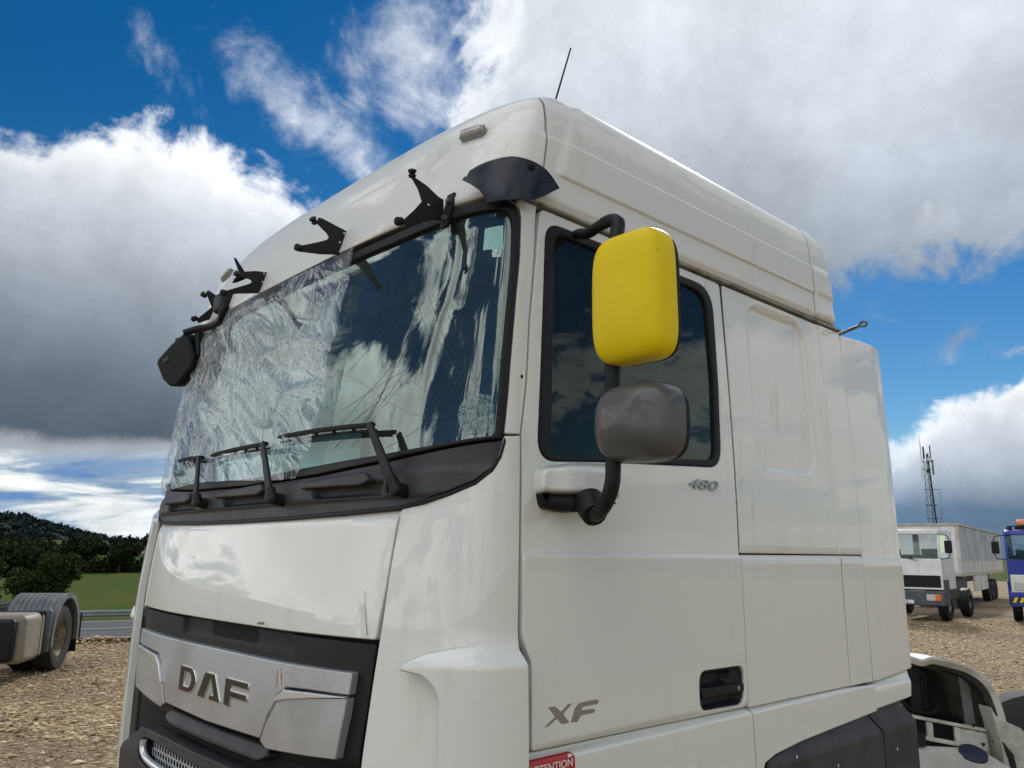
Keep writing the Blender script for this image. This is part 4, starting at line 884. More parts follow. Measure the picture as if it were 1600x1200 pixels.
azs = np.concatenate([np.arange(-180, -60, 6), np.arange(-60, 60, 1.0), np.arange(60, 180, 6)])
ts = np.array([0, 2, 4, 6, 8, 10, 12, 14, 16, 18, 19.2, 19.9, 20.4, 21.2, 22.5, 24, 27, 30, 34, 38, 43, 48, 50, 52, 58, 70, 90, 120, 150, 190, 260, 340, 420, 700, 1200, 3000.])
A, T = np.meshgrid(azs, ts); k = 1/np.maximum(np.cos(np.radians(A+27)), .45); k = np.where(A > 15, 1.0, np.where(A > -20, k + (1-k)*np.clip((A+20)/35, 0, 1), k)); k = np.where(A < -95, 2.2 + (1-2.2)*sst(-95, -180, A), k)
Rr = T*k; Z = gh(A, T)
px = O0.x + Rr*(RH.x*np.sin(np.radians(A)) + FH.x*np.cos(np.radians(A))); py = O0.y + Rr*(RH.y*np.sin(np.radians(A)) + FH.y*np.cos(np.radians(A)))
V = np.stack([px, py, Z], -1).reshape(-1, 3); na = len(azs); Fg, Ff = [], []
for i in range(len(ts)-1):
    for j in range(na):
        j2 = (j+1) % na; f = (i*na+j, i*na+j2, (i+1)*na+j2, (i+1)*na+j); am = azs[j]
        grass = ts[i] >= 20.3 if -95 < am < -3 else ts[i] >= 90
        (Ff if grass else Fg).append(f[::-1])
def used_mesh(name, V, F):
    ids = sorted({q for f in F for q in f}); mp = {q: n for n, q in enumerate(ids)}; return mesh(name, V[ids], [[mp[q] for q in f] for f in F])
GRAV = bpy.data.materials.new('gravel'); GRAV.use_nodes = True; t = GRAV.node_tree; X.t = t; b = t.nodes['Principled BSDF']; b.inputs['Roughness'].default_value = .9
tc = t.nodes.new('ShaderNodeTexCoord'); ob = tc.outputs['Object']
wn = noise(ob, 9, 4, .6); wv = t.nodes.new('ShaderNodeVectorMath'); wv.operation = 'SCALE'; wv.inputs[3].default_value = .05; t.links.new(wn.outputs['Color'], wv.inputs[0])
wa = t.nodes.new('ShaderNodeVectorMath'); wa.operation = 'ADD'; t.links.new(ob, wa.inputs[0]); t.links.new(wv.outputs[0], wa.inputs[1])
def vor(vec, sc, feat='F1'):
    n = t.nodes.new('ShaderNodeTexVoronoi'); n.feature = feat; n.inputs['Scale'].default_value = sc; t.links.new(vec, n.inputs['Vector']); return n
va, vb = vor(wa.outputs[0], 14), vor(wa.outputs[0], 34); se = t.nodes.new('ShaderNodeSeparateColor'); t.links.new(va.outputs['Color'], se.inputs[0])
se2 = t.nodes.new('ShaderNodeSeparateColor'); t.links.new(vb.outputs['Color'], se2.inputs[0])
big = noise(ob, .35, 4, .55)
rmp = ramp(X(se.outputs[0])*.6 + X(se2.outputs[0])*.4, [(0.0, (.10, .065, .03)), (.35, (.29, .195, .095)), (.62, (.46, .33, .17)), (.85, (.64, .51, .29)), (1.0, (.74, .64, .44))], 'LINEAR')
gap = sstep(.28, .62, X(va.outputs['Distance']))*.55
c = mixc(gap, rmp, (.075, .05, .03)); c = mixc(sstep(.46, .60, X(big.outputs[0]))*.6, c, (.14, .095, .06)); t.links.new(c, b.inputs['Base Color'])
bp = t.nodes.new('ShaderNodeBump'); bp.inputs['Strength'].default_value = .9; bp.inputs['Distance'].default_value = .03
t.links.new((1.0 - X(va.outputs['Distance']) + X(vb.outputs['Distance'])*-.5).k, bp.inputs['Height']); t.links.new(bp.outputs[0], b.inputs['Normal'])
link('gravel_ground', used_mesh('gravel_ground', V, Fg), GRAV, kind='structure')
GRASS = M('grass', (.036, .068, .004), .95, c2=(.055, .070, .006), vscale=.07, bump=.6, bscale=3, spec=.1)
link('grass_field', used_mesh('grass_field', V, Ff), GRASS, kind='structure')
# loose stones over the gravel
ST = bpy.data.materials.new('stones'); ST.use_nodes = True; t = ST.node_tree; X.t = t; b = t.nodes['Principled BSDF']; b.inputs['Roughness'].default_value = .88
ge = t.nodes.new('ShaderNodeNewGeometry'); t.links.new(ramp(ge.outputs['Random Per Island'], [(0.0, (.09, .055, .024)), (.3, (.29, .19, .088)), (.6, (.47, .335, .17)), (.85, (.66, .52, .30)), (1.0, (.80, .70, .48))], 'LINEAR'), b.inputs['Base Color'])
def stones(name, P, size, seed, **kw):
    r = np.random.default_rng(seed); n = len(P)
    base = np.array([(1, 0, 0), (.3, .9, 0), (-.8, .6, 0), (-.9, -.5, 0), (.2, -1, 0), (.1, .1, .75), (0, 0, -.5)]); m = len(base)
    fc = np.array([(i, (i+1) % 5, 5) for i in range(5)] + [((i+1) % 5, i, 6) for i in range(5)])
    v = base[None]*(1 + r.uniform(-.35, .35, (n, m, 1))); v[:, :5, 2] += r.uniform(-.2, .35, (n, 5)); v[:, 5, :2] += r.uniform(-.5, .5, (n, 2)); v[..., 2] *= .6
    a = r.uniform(0, 6.28, n); ca, sa = np.cos(a)[:, None], np.sin(a)[:, None]; x = v[..., 0]*ca*1.25 - v[..., 1]*sa*.8; y = v[..., 0]*sa*1.25 + v[..., 1]*ca*.8
    v = np.stack([x, y, v[..., 2]], -1)*size[:, None, None] + P[:, None]
    F = (fc[None] + (np.arange(n)*m)[:, None, None]).reshape(-1, 3)
    me = bpy.data.meshes.new(name); me.vertices.add(n*m); me.vertices.foreach_set('co', v.ravel()); me.loops.add(F.size); me.loops.foreach_set('vertex_index', F.ravel()); me.polygons.add(len(F)); me.polygons.foreach_set('loop_start', np.arange(0, F.size, 3)); me.update(); me.validate()
    return link(name, me, ST, **kw)
def gpos(a, rr, h=None):
    ar = np.radians(a); x = O0.x + rr*(RH.x*np.sin(ar) + FH.x*np.cos(ar)); y = O0.y + rr*(RH.y*np.sin(ar) + FH.y*np.cos(ar)); tt = np.where(a < 0, rr*np.cos(np.radians(a+27)), rr); return np.stack([x, y, gh(a, tt) if h is None else h + 0*x], -1)
n = 90000; a = np.concatenate([rng.uniform(-42, -8, n//2), rng.uniform(8, 42, n - n//2)]); rr = 6 + 26*rng.random(n)**.75
tt = np.where(a < 0, rr*np.cos(np.radians(a+27)), 0); k = tt < 20.2; a, rr = a[k], rr[k]
stones('loose_stones', gpos(a, rr) + np.array([0, 0, .004]), rng.gamma(1.8, .0062, len(a)) + .005, 5, kind='stuff', label='loose tan and brown stones scattered over the gravel', category='gravel')
n = 2600; a_ = rng.uniform(-9, 12, n); t_ = rng.normal(20.1, .22, n); P = np.array([tuple(lsite(x, y)) for x, y in zip(a_, t_)]); P[:, 2] = .02 + .10*np.exp(-((t_-20.1)/.25)**2)*rng.random(n)
stones('stone_bank', P, rng.gamma(3, .010, n) + .010, 6, kind='stuff', label='low bank of pale stones along the far edge of the gravel', category='gravel')

# road, fence and barrier beyond the gravel on the left
ASPH = M('asphalt', (.060, .064, .070), .8, var=.3, vscale=1.5, bump=.4, bscale=40); LINE = M('road_paint', (.55, .55, .52), .7, c2=(.35, .35, .33), vscale=4)
def strip(name, t0, t1, h, m, **kw):
    aa = np.linspace(-60, 40, 21); V = [tuple(lsite(x, tt, h)) for x in aa for tt in (t0, t1)]; return link(name, mesh(name, V, [(2*i, 2*i+2, 2*i+3, 2*i+1) for i in range(20)]), m, **kw)
strip('road', 36.8, 46.2, -1.50, ASPH, kind='structure')
for t0, t1 in ((37.2, 37.35), (41.4, 41.55), (45.6, 45.75)): strip('road_marking', t0, t1, -1.494, LINE, kind='structure')
GALV = M('galvanised_steel', (.34, .36, .37), .5, metal=.5, c2=(.24, .25, .26), vscale=3)
br = thing('crash_barrier', 'grey steel crash barrier along the far side of the road', 'barrier', lsite(0, 48.3, -1.9))
bm = bmesh.new(); pr = [(0, .0), (.05, .04), (.05, .10), (0, .14), (.0, .18), (.05, .22), (.05, .28), (0, .32), (-.01, .32), (-.01, 0)]
prism(bm, [lsite(-40, 48.3 - y, -1.46 + z) for y, z in pr], ALEFT*75); bmobj('rail', bm, GALV, br, smooth=False)
for i in range(-12, 13):
    o = box('post', (-.05, -.04, 0), (.05, .04, .75), GALV, br, bevel=0); o.location = lsite(i*3.0, 48.4, -2.0)
fe = thing('wire_fence', 'low dark wire fence with thin posts at the edge of the gravel', 'fence', lsite(0, 20.6, 0))
d = pz_ = None
for i in range(-9, 12):
    q = site(-9.24, 17.9) + ALEFT*(i*1.12); bm = bmesh.new(); addtube(bm, [(q.x, q.y, -.12), (q.x + .02*math.sin(i*5), q.y, .62)], .022, 6); bmobj('post', bm, BLACK, fe)
for z in (.25, .55):
    q = site(-9.24, 17.9); bm = bmesh.new(); addtube(bm, [q + ALEFT*-10 + Vector((0, 0, z)), q + ALEFT*12 + Vector((0, 0, z))], .004, 4); bmobj('wire', bm, BLACK, fe)
bpy.context.view_layer.update()
def adopt_to(r):
    inv = r.matrix_world.inverted()
    for o in children(r): o.matrix_parent_inverse = inv
for r_ in (br, fe): adopt_to(r_)

# ------------------------------------------------------------------ trees, hedges, hill
def leafmat(name, c, c2):
    m = bpy.data.materials.new(name); m.use_nodes = True; t = m.node_tree; X.t = t; b = t.nodes['Principled BSDF']; b.inputs['Roughness'].default_value = .7; b.inputs['Specular IOR Level'].default_value = .05
    ge = t.nodes.new('ShaderNodeNewGeometry'); t.links.new(mixc(X(ge.outputs['Random Per Island']), c, c2), b.inputs['Base Color']); return m
LEAF = leafmat('leaves', (.020, .036, .009), (.048, .065, .018)); LEAFD = leafmat('dark_leaves', (.015, .028, .010), (.033, .045, .016)); HAZED = leafmat('hazed_leaves', (.011, .021, .023), (.021, .034, .031))  # far leaves tinted blue: distance haze put into the colour
BARK = M('bark', (.06, .045, .03), .9, var=.4)
def leaves(cl, n, size, seed, squash=.8):
    r = np.random.default_rng(seed); C_ = np.array([c[:3] for c in cl]); Rd = np.array([c[3] for c in cl]); w = Rd**2; k = r.choice(len(cl), n, p=w/w.sum())
    d = r.normal(size=(n, 3)); d /= np.linalg.norm(d, axis=1)[:, None]; rad = Rd[k]*(r.random(n)**.33)*r.uniform(.75, 1.12, n); P = C_[k] + d*rad[:, None]*np.array([1, 1, squash])
    u = r.normal(size=(n, 3)); u /= np.linalg.norm(u, axis=1)[:, None]; v = np.cross(u, r.normal(size=(n, 3))); v /= np.linalg.norm(v, axis=1)[:, None]; s = size*r.uniform(.5, 1.3, n)[:, None]
    V = np.stack([P-u*s, P-v*s*.5, P+u*s, P+v*s*.5], 1).reshape(-1, 3); F = np.arange(4*n).reshape(-1, 4); return V, F
def quads(name, V, F, m, parent=None, **kw):
    me = bpy.data.meshes.new(name); me.vertices.add(len(V)); me.vertices.foreach_set('co', V.astype(float).ravel()); me.loops.add(F.size); me.loops.foreach_set('vertex_index', F.ravel()); me.polygons.add(len(F)); me.polygons.foreach_set('loop_start', np.arange(0, F.size, 4)); me.update(); return link(name, me, m, parent, **kw)
def tree(p, h, w, label, seed, m=LEAF, name='broadleaf_tree', n=6000, size=.11, low=.12, group=None):
    r = np.random.default_rng(seed); t_ = thing(name, label, 'tree', p, 0, group)
    cl = [(r.normal(0, w*.24), r.normal(0, w*.24), h*r.uniform(low+.15, .88), w*r.uniform(.13, .24)) for _ in range(16)] + [(0, 0, h*.55, w*.30), (0, 0, h*.85, w*.16)]
    cl = [(x, y, min(z, h - q*.8), q) for x, y, z, q in cl]
    V, F = leaves(cl, n, size, seed); quads('crown', V, F, m, t_)
    bm = bmesh.new(); addtube(bm, [(0, 0, -.3), (.03, 0, h*.3), (0, .05, h*.7)], [w*.035, w*.028, w*.012], 8)
    for x, y, z, q in cl[:7]: addtube(bm, [(0, 0, h*.25), (x*.6, y*.6, z*.8), (x, y, z)], [w*.016, w*.010, w*.004], 5)
    bmobj('trunk', bm, BARK, t_); return t_
tree(site(-26.9, 48, -2.1), 4.1, 3.9, 'rounded bushy green tree just behind the crash barrier, beside the ribbed mudguard', 11, n=9000)
tree(site(-30.6, 47, -2.1), 3.6, 3.4, 'leafy bush at the left picture edge, behind the ribbed mudguard', 12, n=7000)
tree(site(-56, 92, -2.6), 5.4, 7.5, 'dark tall tree at the left edge beyond the bushy tree', 13, LEAFD, n=6000, size=.28)
GR = 'dark trees along the far side of the field'
for i, (x, z, h, w) in enumerate([(-80, 150, 7.0, 8.5), (-71.5, 150, 5.6, 6.5), (-90, 148, 6.4, 8), (-60, 150, 4.4, 5.5)]):
    tree(site(x, z, -2.3), h, w, ['broad dark tree beyond the green field, the tallest of the row', 'dark round tree beyond the field, right of the tallest one', 'dark tree beyond the field, at the left end of the row', 'small dark tree beyond the field, nearest the white cab'][i], 20+i, LEAFD, n=3500, size=.40, group=GR)
# hedge across the field, joined
cl = []
for a in np.arange(-50, 40, 1.1):
    p = lsite(a*1.0, 168 + rng.uniform(-3, 3)); cl.append((p.x, p.y, -2.0 + rng.uniform(.2, 1.2), rng.uniform(1.4, 2.6)))
V, F = leaves(cl, 16000, .42, 31); quads('field_hedge', V, F, LEAFD, None, kind='stuff', label='dark hedge running along the far side of the green field', category='hedge')
cl = []
for a in np.arange(-150, 200, 3.2):
    p = lsite(a, 300 + rng.uniform(-15, 15)); hh = 1.5 + 2*math.sin(a*.09) + rng.uniform(-1.5, 2); cl += [(p.x, p.y, hh*.35 - 1, rng.uniform(3.5, 5)), (p.x, p.y, max(hh, 1), rng.uniform(2.5, 4))]
V, F = leaves(cl, 36000, .95, 32); quads('far_woodland', V, F, HAZED, None, kind='stuff', label='dark far woodland at the foot of the hill', category='wood')
# houses
for i, (x, z, w, h, lab, roofc) in enumerate([(-122, 262, 12, 2.6, 'far pale-roofed house among the dark trees below the hill', (.22, .22, .22)), (-108, 262, 10, 2.4, 'far brown-roofed house beside the white cab edge, below the hill', (.16, .09, .06))]):
    hs_ = thing('far_house', lab, 'house', site(x, z, -.6), heading(RH)); 
    bm = bmesh.new(); addbox(bm, (-w/2, -3, -3), (w/2, 3, h*.55)); bmobj('wall', bm, M('render', (.20, .19, .17), .9), hs_, smooth=False)
    bm = bmesh.new(); prism(bm, [(-w/2-.3, -3.4, h*.55), (-w/2-.3, 3.4, h*.55), (-w/2-.3, 0, h+1.2)], (w+.6, 0, 0)); bmobj('roof', bm, M('roof_tile', roofc, .9), hs_, smooth=False)
    for q in (-w*.3, w*.05, w*.3): box('window', (q-.5, -3.05, .2), (q+.5, -2.98, 1.3), BLACK, hs_, bevel=0)
# hill
HP = np.array([[-75, 1.0], [-60, 2.4], [-45, 2.9], [-32, 1.62], [-30.6, 1.50], [-29.6, 1.12], [-28.4, .78], [-27, .46], [-25.6, .24], [-24.6, .12], [-20, .2], [-5, .6], [10, .3]])
ha, hr = np.arange(-80, 14, .5), np.array([330, 420, 520, 620, 720, 820, 900, 980, 1100.]); A, Q = np.meshgrid(ha, hr)
el_ = np.interp(A, HP[:, 0], HP[:, 1]); hgt = 1.95 + np.tan(np.radians(el_))*900 + 3; prof = sst(330, 900, Q)*(1 - .6*sst(900, 1100, Q)); Zh = -6 + (hgt+6)*prof*.97
V = np.stack([O0.x + Q*(RH.x*np.sin(np.radians(A)) + FH.x*np.cos(np.radians(A))), O0.y + Q*(RH.y*np.sin(np.radians(A)) + FH.y*np.cos(np.radians(A))), Zh], -1).reshape(-1, 3); m_ = len(ha)
link('hill', mesh('hill', V, [(i*m_+j+1, i*m_+j, (i+1)*m_+j, (i+1)*m_+j+1)[::-1] for i in range(len(hr)-1) for j in range(m_-1)]), M('hazed_hill_grass', (.012, .022, .018), .95, c2=(.026, .040, .024), vscale=.012, spec=.1), kind='structure')  # bluish ground colour, with the haze of distance put into it
cl = []
for _ in range(1500):
    a = rng.uniform(-44, -14); q = rng.uniform(420, 930); a_, e_ = math.radians(a), float(np.interp(a, HP[:, 0], HP[:, 1])); z = -6 + (1.95 + math.tan(R(e_))*900 + 9)*float(sst(330, 900, q))*.97
    if q < 840 and math.sin(a*1.7+q*.01) + math.sin(q*.021) > 1.25: continue
    cl.append((O0.x + q*(RH.x*math.sin(a_) + FH.x*math.cos(a_)), O0.y + q*(RH.y*math.sin(a_) + FH.y*math.cos(a_)), z + 1, rng.uniform(4, 7.5)))
for a in np.arange(-44, -14, .16):
    e_ = float(np.interp(a, HP[:, 0], HP[:, 1])); q = 895; a_ = math.radians(a); cl.append((O0.x + q*(RH.x*math.sin(a_) + FH.x*math.cos(a_)), O0.y + q*(RH.y*math.sin(a_) + FH.y*math.cos(a_)), 1.95 + math.tan(R(e_))*900 - 2.5 + rng.uniform(-2, 1.5), rng.uniform(3, 5.5)))
V, F = leaves(cl, 70000, 2.0, 33); quads('hill_trees', V, F, HAZED, None, kind='stuff', label='dark wood covering the hill and its skyline', category='wood')

# ------------------------------------------------------------------ vehicles on the right
def lorry(label, loc, ang, body, white_lamp=False, beacon=False, stripes=False, plate='', H=2.95, group=None):
    t = thing('parked_lorry', label, 'lorry', loc, ang, group); w = 1.13; d = 1.75
    MB = body
    def pb(name, lo, hi, m, parent=t, bev=.02, **k): return box(name, lo, hi, m, parent, bevel=bev, **k)
    bm = bmesh.new()
    addbox(bm, (-w, 0, 1.0), (w, .06, 1.98)); addbox(bm, (-w, .06, 1.0), (-w+.05, d, 1.98)); addbox(bm, (w-.05, .06, 1.0), (w, d, 1.98)); addbox(bm, (-w, d-.05, 1.0), (w, d, 2.12))
    addbox(bm, (-w, .06, 2.80), (w, d, H))
    for s in (-1, 1):
        prism(bm, [(s*w, 0, 1.98), (s*w, .07, 1.98), (s*w, .16, 2.82), (s*w, .07, 2.82)], (-s*.07, 0, 0)); addbox(bm, (min(s*w, s*(w-.05)), .92, 1.98), (max(s*w, s*(w-.05)), d, 2.82))
    addbox(bm, (-.10, d-.05, 2.12), (.10, d, 2.8)); 
    for s in (-1, 1): addbox(bm, (min(s*w, s*.93), d-.05, 2.12), (max(s*w, s*.93), d, 2.8))
    addbox(bm, (-w, .0, H-.17), (w, .07, H-.03))
    bmobj('cab_body', bm, MB, t, bevel=.025)
    bm = bmesh.new(); V_ = [bm.verts.new(q) for q in ((-w+.05, .03, 1.99), (w-.05, .03, 1.99), (w-.05, .11, 2.79), (-w+.05, .11, 2.79))]; bm.faces.new(V_); bmobj('windscreen', bm, WGL2, t, smooth=False)
    for s in (-1, 1):
        bm = bmesh.new(); V_ = [bm.verts.new(q) for q in ((s*(w-.01), .10, 1.99), (s*(w-.01), .92, 1.99), (s*(w-.01), .92, 2.78), (s*(w-.01), .18, 2.78))]; bm.faces.new(V_); bmobj('side_window', bm, WGL2, t, smooth=False)
    pb('dash', (-w+.06, .15, 1.85), (w-.06, .5, 2.10), BLACK)
    for s in (-1, 1): pb('seat', (s*.6-.25, .9, 1.4), (s*.6+.25, 1.15, 2.30), SEAT)
    bm = bmesh.new()
    for k in range(7): addbox(bm, (-w+.07, -.015, 1.10+k*.05), (w-.07, .02, 1.128+k*.05))
    addbox(bm, (-w+.05, -.006, 1.07), (w-.05, .012, 1.45)); bmobj('grille', bm, BLACK, t, smooth=False)
    bc_ = MB if stripes else GREYM2
    pb('bumper', (-w-.03, -.12, .50), (w+.03, .25, .96), bc_, bev=.04)
    for s in (-1, 1):
        pb('wing', (min(s*w-.02*s, s*(w+.05)), .10, .55), (max(s*w-.02*s, s*(w+.05)), .62, 1.32), bc_)
        if white_lamp:
            l = pb('lamp_panel', (s*.82-.26, -.03, .92), (s*.82+.26, .02, 1.50), WHITE); pb('headlight', (s*.82-.17, -.05, 1.0), (s*.82+.17, .0, 1.28), LENS, l)
        else:
            l = pb('headlight', (s*.80-.16, -.14, .66), (s*.80+.12, -.10, .86), LENS); pb('indicator', (s*.98-.07, -.145, .66), (s*.98+.10, -.10, .87), M('amber', (.70, .16, .01), .3), t)
        m_a = tube('mirror_arm', [(s*(w-.03), .05, 1.97), (s*(w+.26), -.02, 2.0), (s*(w+.30), -.03, 2.1), (s*(w+.30), -.03, 2.62), (s*(w+.25), -.02, 2.72), (s*(w-.03), .10, 2.76)], .016, BLACK, t, 6)
        pb('mirror', (s*(w+.27)-.11, -.07, 2.16), (s*(w+.27)+.11, .02, 2.56), BLACK, m_a, .03)
        tube('wiper', [(s*.45, -.02, 1.93), (s*.45-.45, -.01, 2.02)], .012, BLACK, t, 5)
    for s in (-1, 1):
        for y in (.75, 3.6):
            wl = lathe('wheel', [(.26, -.14), (.44, -.14), (.48, -.11), (.49, 0), (.48, .11), (.44, .14), (.26, .14)], (s*.98, y, .49), (1, 0, 0), RUB, t, 24); lathe('rim', [(0, .02), (.12, .08), (.24, .02), (.26, .10)], (s*.98, y, .49), (s, 0, 0), STEEL, wl, 16)
    pb('chassis', (-.45, .3, .55), (.45, 5.0, .95), BLACK)
    pb('engine_tunnel', (-.9, .3, .7), (.9, 1.7, 1.05), BLACK)
    if plate:
        p_ = pb('number_plate', (-.26, -.135, .56), (.26, -.12, .67), M('plate_white', (.75, .75, .72), .5), t, .004)
        cu = bpy.data.curves.new('plate_text', 'FONT'); cu.body = plate; cu.size = .10; cu.align_x = 'CENTER'; cu.extrude = .001; o = bpy.data.objects.new('x', cu); me = bpy.data.meshes.new_from_object(o); bpy.data.objects.remove(o)
        o = link('plate_text', me, BLACK, p_); o.location = (0, -.137, .58); o.rotation_euler = (R(90), 0, 0)
    if stripes:
        pb('bumper_board', (-w, -.135, .62), (w, -.12, .80), M('stripe_black', (.02, .02, .02), .5), t, 0)
        Y_ = M('stripe_yellow', (.75, .60, .03), .5)
        for k in range(12):
            x0 = -w + .04 + k*.186; bm = bmesh.new(); prism(bm, [(x0, -.1365, .63), (x0+.09, -.1365, .63), (x0+.17, -.1365, .79), (x0+.08, -.1365, .79)], (0, -.003, 0)); bmobj('yellow_stripe', bm, Y_, t, smooth=False)
    if beacon:
        bb = pb('beacon_bar', (-.75, .5, H+.16), (.75, .78, H+.34), M('amber_lens', (.75, .20, .01), .25, coat=1), t, .04); pb('bar_foot', (-.8, .55, H-.01), (.8, .72, H+.15), BLACK, bb, .01)
        tube('roof_bar', [(-1.0, .2, H-.05), (-1.0, .2, H+.12), (1.0, .2, H+.12), (1.0, .2, H-.05)], .02, BLACK, t, 6)
        for s in (-1, 1): pb('roof_pod', (s*.95-.08, .2, H), (s*.95+.08, .3, H+.1), BLACK, t, .01)
    return t
GREYM2 = M('bumper_grey', (.060, .075, .090), .6, c2=(.09, .10, .115), vscale=5)
BLUE = M('blue_paint', (.006, .035, .33), .3, coat=.5, c2=(.008, .028, .26), vscale=4)
TW = M('truck_white', (.80, .81, .81), .4, coat=.3, c2=(.66, .66, .64), vscale=3)
tocam = -(FH*math.cos(R(26)) + RH*math.sin(R(26)))
hd_ = heading(tocam) + R(90)                               # local -Y faces the photographer
l1 = lorry('white lorry cab with black grille and grey bumper, parked in front of the curtain-sided trailer', site(12.98, 27, -.06), hd_ + R(-15), TW, plate='M 52', H=2.93)
l2 = lorry('blue lorry with amber beacon bar and yellow and black striped bumper', site(17.12, 26, -.06), hd_ + R(-6), BLUE, white_lamp=True, beacon=True, stripes=True, H=2.93)

# trailer
tr_dir = FH*math.cos(R(36.5)) + RH*math.sin(R(36.5)); tl = thing('curtain_trailer', 'long curtain-sided trailer with dirty grey curtain, behind the white lorry cab', 'trailer', site(18.22, 33, -.08), heading(tr_dir) - R(90))
CURT = M('curtain', (.42, .46, .49), .55, c2=(.27, .30, .34), vscale=.9); DIRT = M('dirty_white', (.66, .64, .59), .6, c2=(.44, .42, .37), vscale=1.2); ALU = M('aluminium', (.50, .47, .40), .5, metal=.3, c2=(.38, .34, .28), vscale=3)
L_T = 15.0; Wt = 2.5
bm = bmesh.new(); addbox(bm, (-Wt, 0, 1.45), (-.06, .06, 3.33)); bmobj('front_bulkhead', bm, TW, tl, smooth=False)
box('roof', (-Wt-.02, -.05, 3.33), (.03, L_T, 3.42), ALU, tl, bevel=.01); box('corner_post', (-.12, -.02, 1.40), (.01, .12, 3.33), DIRT, tl, bevel=.01); box('corner_post', (-.03, .12, 1.45), (.012, .30, 3.33), ALU, tl, bevel=.005)
box('floor_rail', (-Wt, 0, 1.30), (.02, L_T, 1.45), ALU, tl, bevel=.01); box('rear_door', (-Wt, L_T-.06, 1.45), (0, L_T, 3.33), TW, tl, bevel=.01)
u = np.linspace(0, 1, 260); w_ = np.linspace(0, 1, 20); U, W2 = np.meshgrid(u, w_, indexing='ij'); yy = .30 + U*(L_T-.4); zz2 = 1.95 + W2*1.36; xx = -.01 + .018*np.sin(yy*4.2 + 1.5*np.sin(yy*.9))*(1-.3*W2) + .01*np.sin(yy*9 + zz2*3)
V = np.stack([xx, yy, zz2], -1).reshape(-1, 3); idx = np.arange(260*20).reshape(260, 20); F = np.stack([idx[:-1, :-1].ravel(), idx[1:, :-1].ravel(), idx[1:, 1:].ravel(), idx[:-1, 1:].ravel()], 1)
link('curtain', mesh('curtain', V, F), CURT, tl)
box('side_board', (-.02, .3, 1.45), (.005, L_T, 1.68), DIRT, tl, bevel=0); box('side_board', (-.02, .3, 1.69), (.008, L_T, 1.93), DIRT, tl, bevel=0); box('board_rail', (-.02, .3, 1.925), (.02, L_T, 1.965), ALU, tl, bevel=0)
for k in range(5): box('side_guard', (-.05, 3.2+k*.95, .62), (-.01, 4.1+k*.95, 1.29), DIRT, tl, bevel=.01)
box('chassis_rail', (-1.8, .8, .95), (-.7, L_T, 1.30), BLACK, tl)
for s in (-2.1, -.4): box('landing_leg', (s-.07, 2.3, .0), (s+.07, 2.45, 1.3), BLACK, tl)
for y in (.9, 8.9, 10.2, 11.5):
    for x in (-2.25, -.22):
        w = lathe('wheel', [(.28, -.17), (.45, -.17), (.50, -.13), (.51, 0), (.50, .13), (.45, .17), (.28, .17)], (x, y, .5), (1, 0, 0), RUB, tl, 24); lathe('rim', [(0, .04), (.14, .08), (.26, .03), (.28, .12)], (x, y, .5), (1 if x > -1 else -1, 0, 0), STEEL, w, 16)
box('mud_guard', (-.45, .25, .75), (-.02, .42, 1.30), GREYM2, tl, bevel=.03); box('tool_box', (-.7, .45, .85), (-.05, 1.4, 1.28), BLACK, tl, bevel=.03)

# mast
MAST = M('mast_steel', (.20, .21, .22), .6, metal=.3); MD = M('mast_dark', (.035, .035, .04), .7)
ms = thing('radio_mast', 'tall lattice radio mast with antennas at its top, rising behind the trailer roof', 'mast', site(62.4, 120, -.3), heading(RH))
def mw(z): return .60 - (z-7)*.026
bm = bmesh.new(); B2 = bmesh.new()
for i, (sx, sy) in enumerate(((-1, -.6), (1, -.6), (.9, .5))):
    addtube(bm if i == 0 else B2, [(sx*mw(-0), sy*mw(0), 0), (sx*mw(17.5), sy*mw(17.5), 17.6)], .05 if i != 1 else .12, 6)
zs = np.arange(.5, 17, 1.15)
for a, b in zip(zs, zs[1:]):
    for (p, q) in (((-1, -.6), (1, -.6)), ((1, -.6), (.9, .5)), ((.9, .5), (-1, -.6))):
        addtube(bm, [(p[0]*mw(a), p[1]*mw(a), a), (q[0]*mw(b), q[1]*mw(b), b)], .035, 4); addtube(bm, [(p[0]*mw(a), p[1]*mw(a), a), (q[0]*mw(a), q[1]*mw(a), a)], .03, 4)
bmobj('lattice', bm, MAST, ms); bmobj('leg', B2, MD, ms)
bm = bmesh.new(); addtube(bm, [(-.9, -.5, 9.9), (.95, -.5, 9.9)], .06, 5); bmobj('cross_bar', bm, MD, ms)
for x, z0, z1, r_, m in ((-.85, 14.5, 19.2, .06, TW), (-.45, 16.8, 18.6, .12, MD), (.55, 16.3, 18.8, .10, MAST), (-.95, 13.4, 15.6, .14, TW), (.75, 14.4, 16.6, .14, MAST), (1.5, 8.4, 12.0, .035, MAST), (1.25, 5.0, 9.5, .035, MAST), (-.9, 17, 20.6, .025, MAST)):
    tube('antenna', [(x, -.6, z0), (x, -.6, z1)], r_, m, ms, 8)
for z in (15.2, 16.3, 12.2, 7.9): tube('antenna_arm', [(-.95, -.55, z), (1.5 if z < 13 else .8, -.55, z)], .04, MD, ms, 5)
for x, z in ((-.1, 14.9), (.2, 16.8)): lathe('dish', [(0, 0), (.28, .02), (.30, .12)], (x, -.75, z), (0, -1, 0), MD if x < 0 else TW, ms, 14)

# ------------------------------------------------------------------ tail of the tractor unit on the left
ax_l = (-(FH*math.cos(R(28.8)) - RH*math.sin(R(28.8)))); ax_l = Matrix.Rotation(R(-18), 3, 'Z') @ ax_l      # its nose points this way
tt_ = thing('tractor_unit', 'tail of a lorry tractor unit with ribbed grey mudguard and beige side box', 'lorry', site(-7.63, 13.9, 0), heading(ax_l) + R(90))
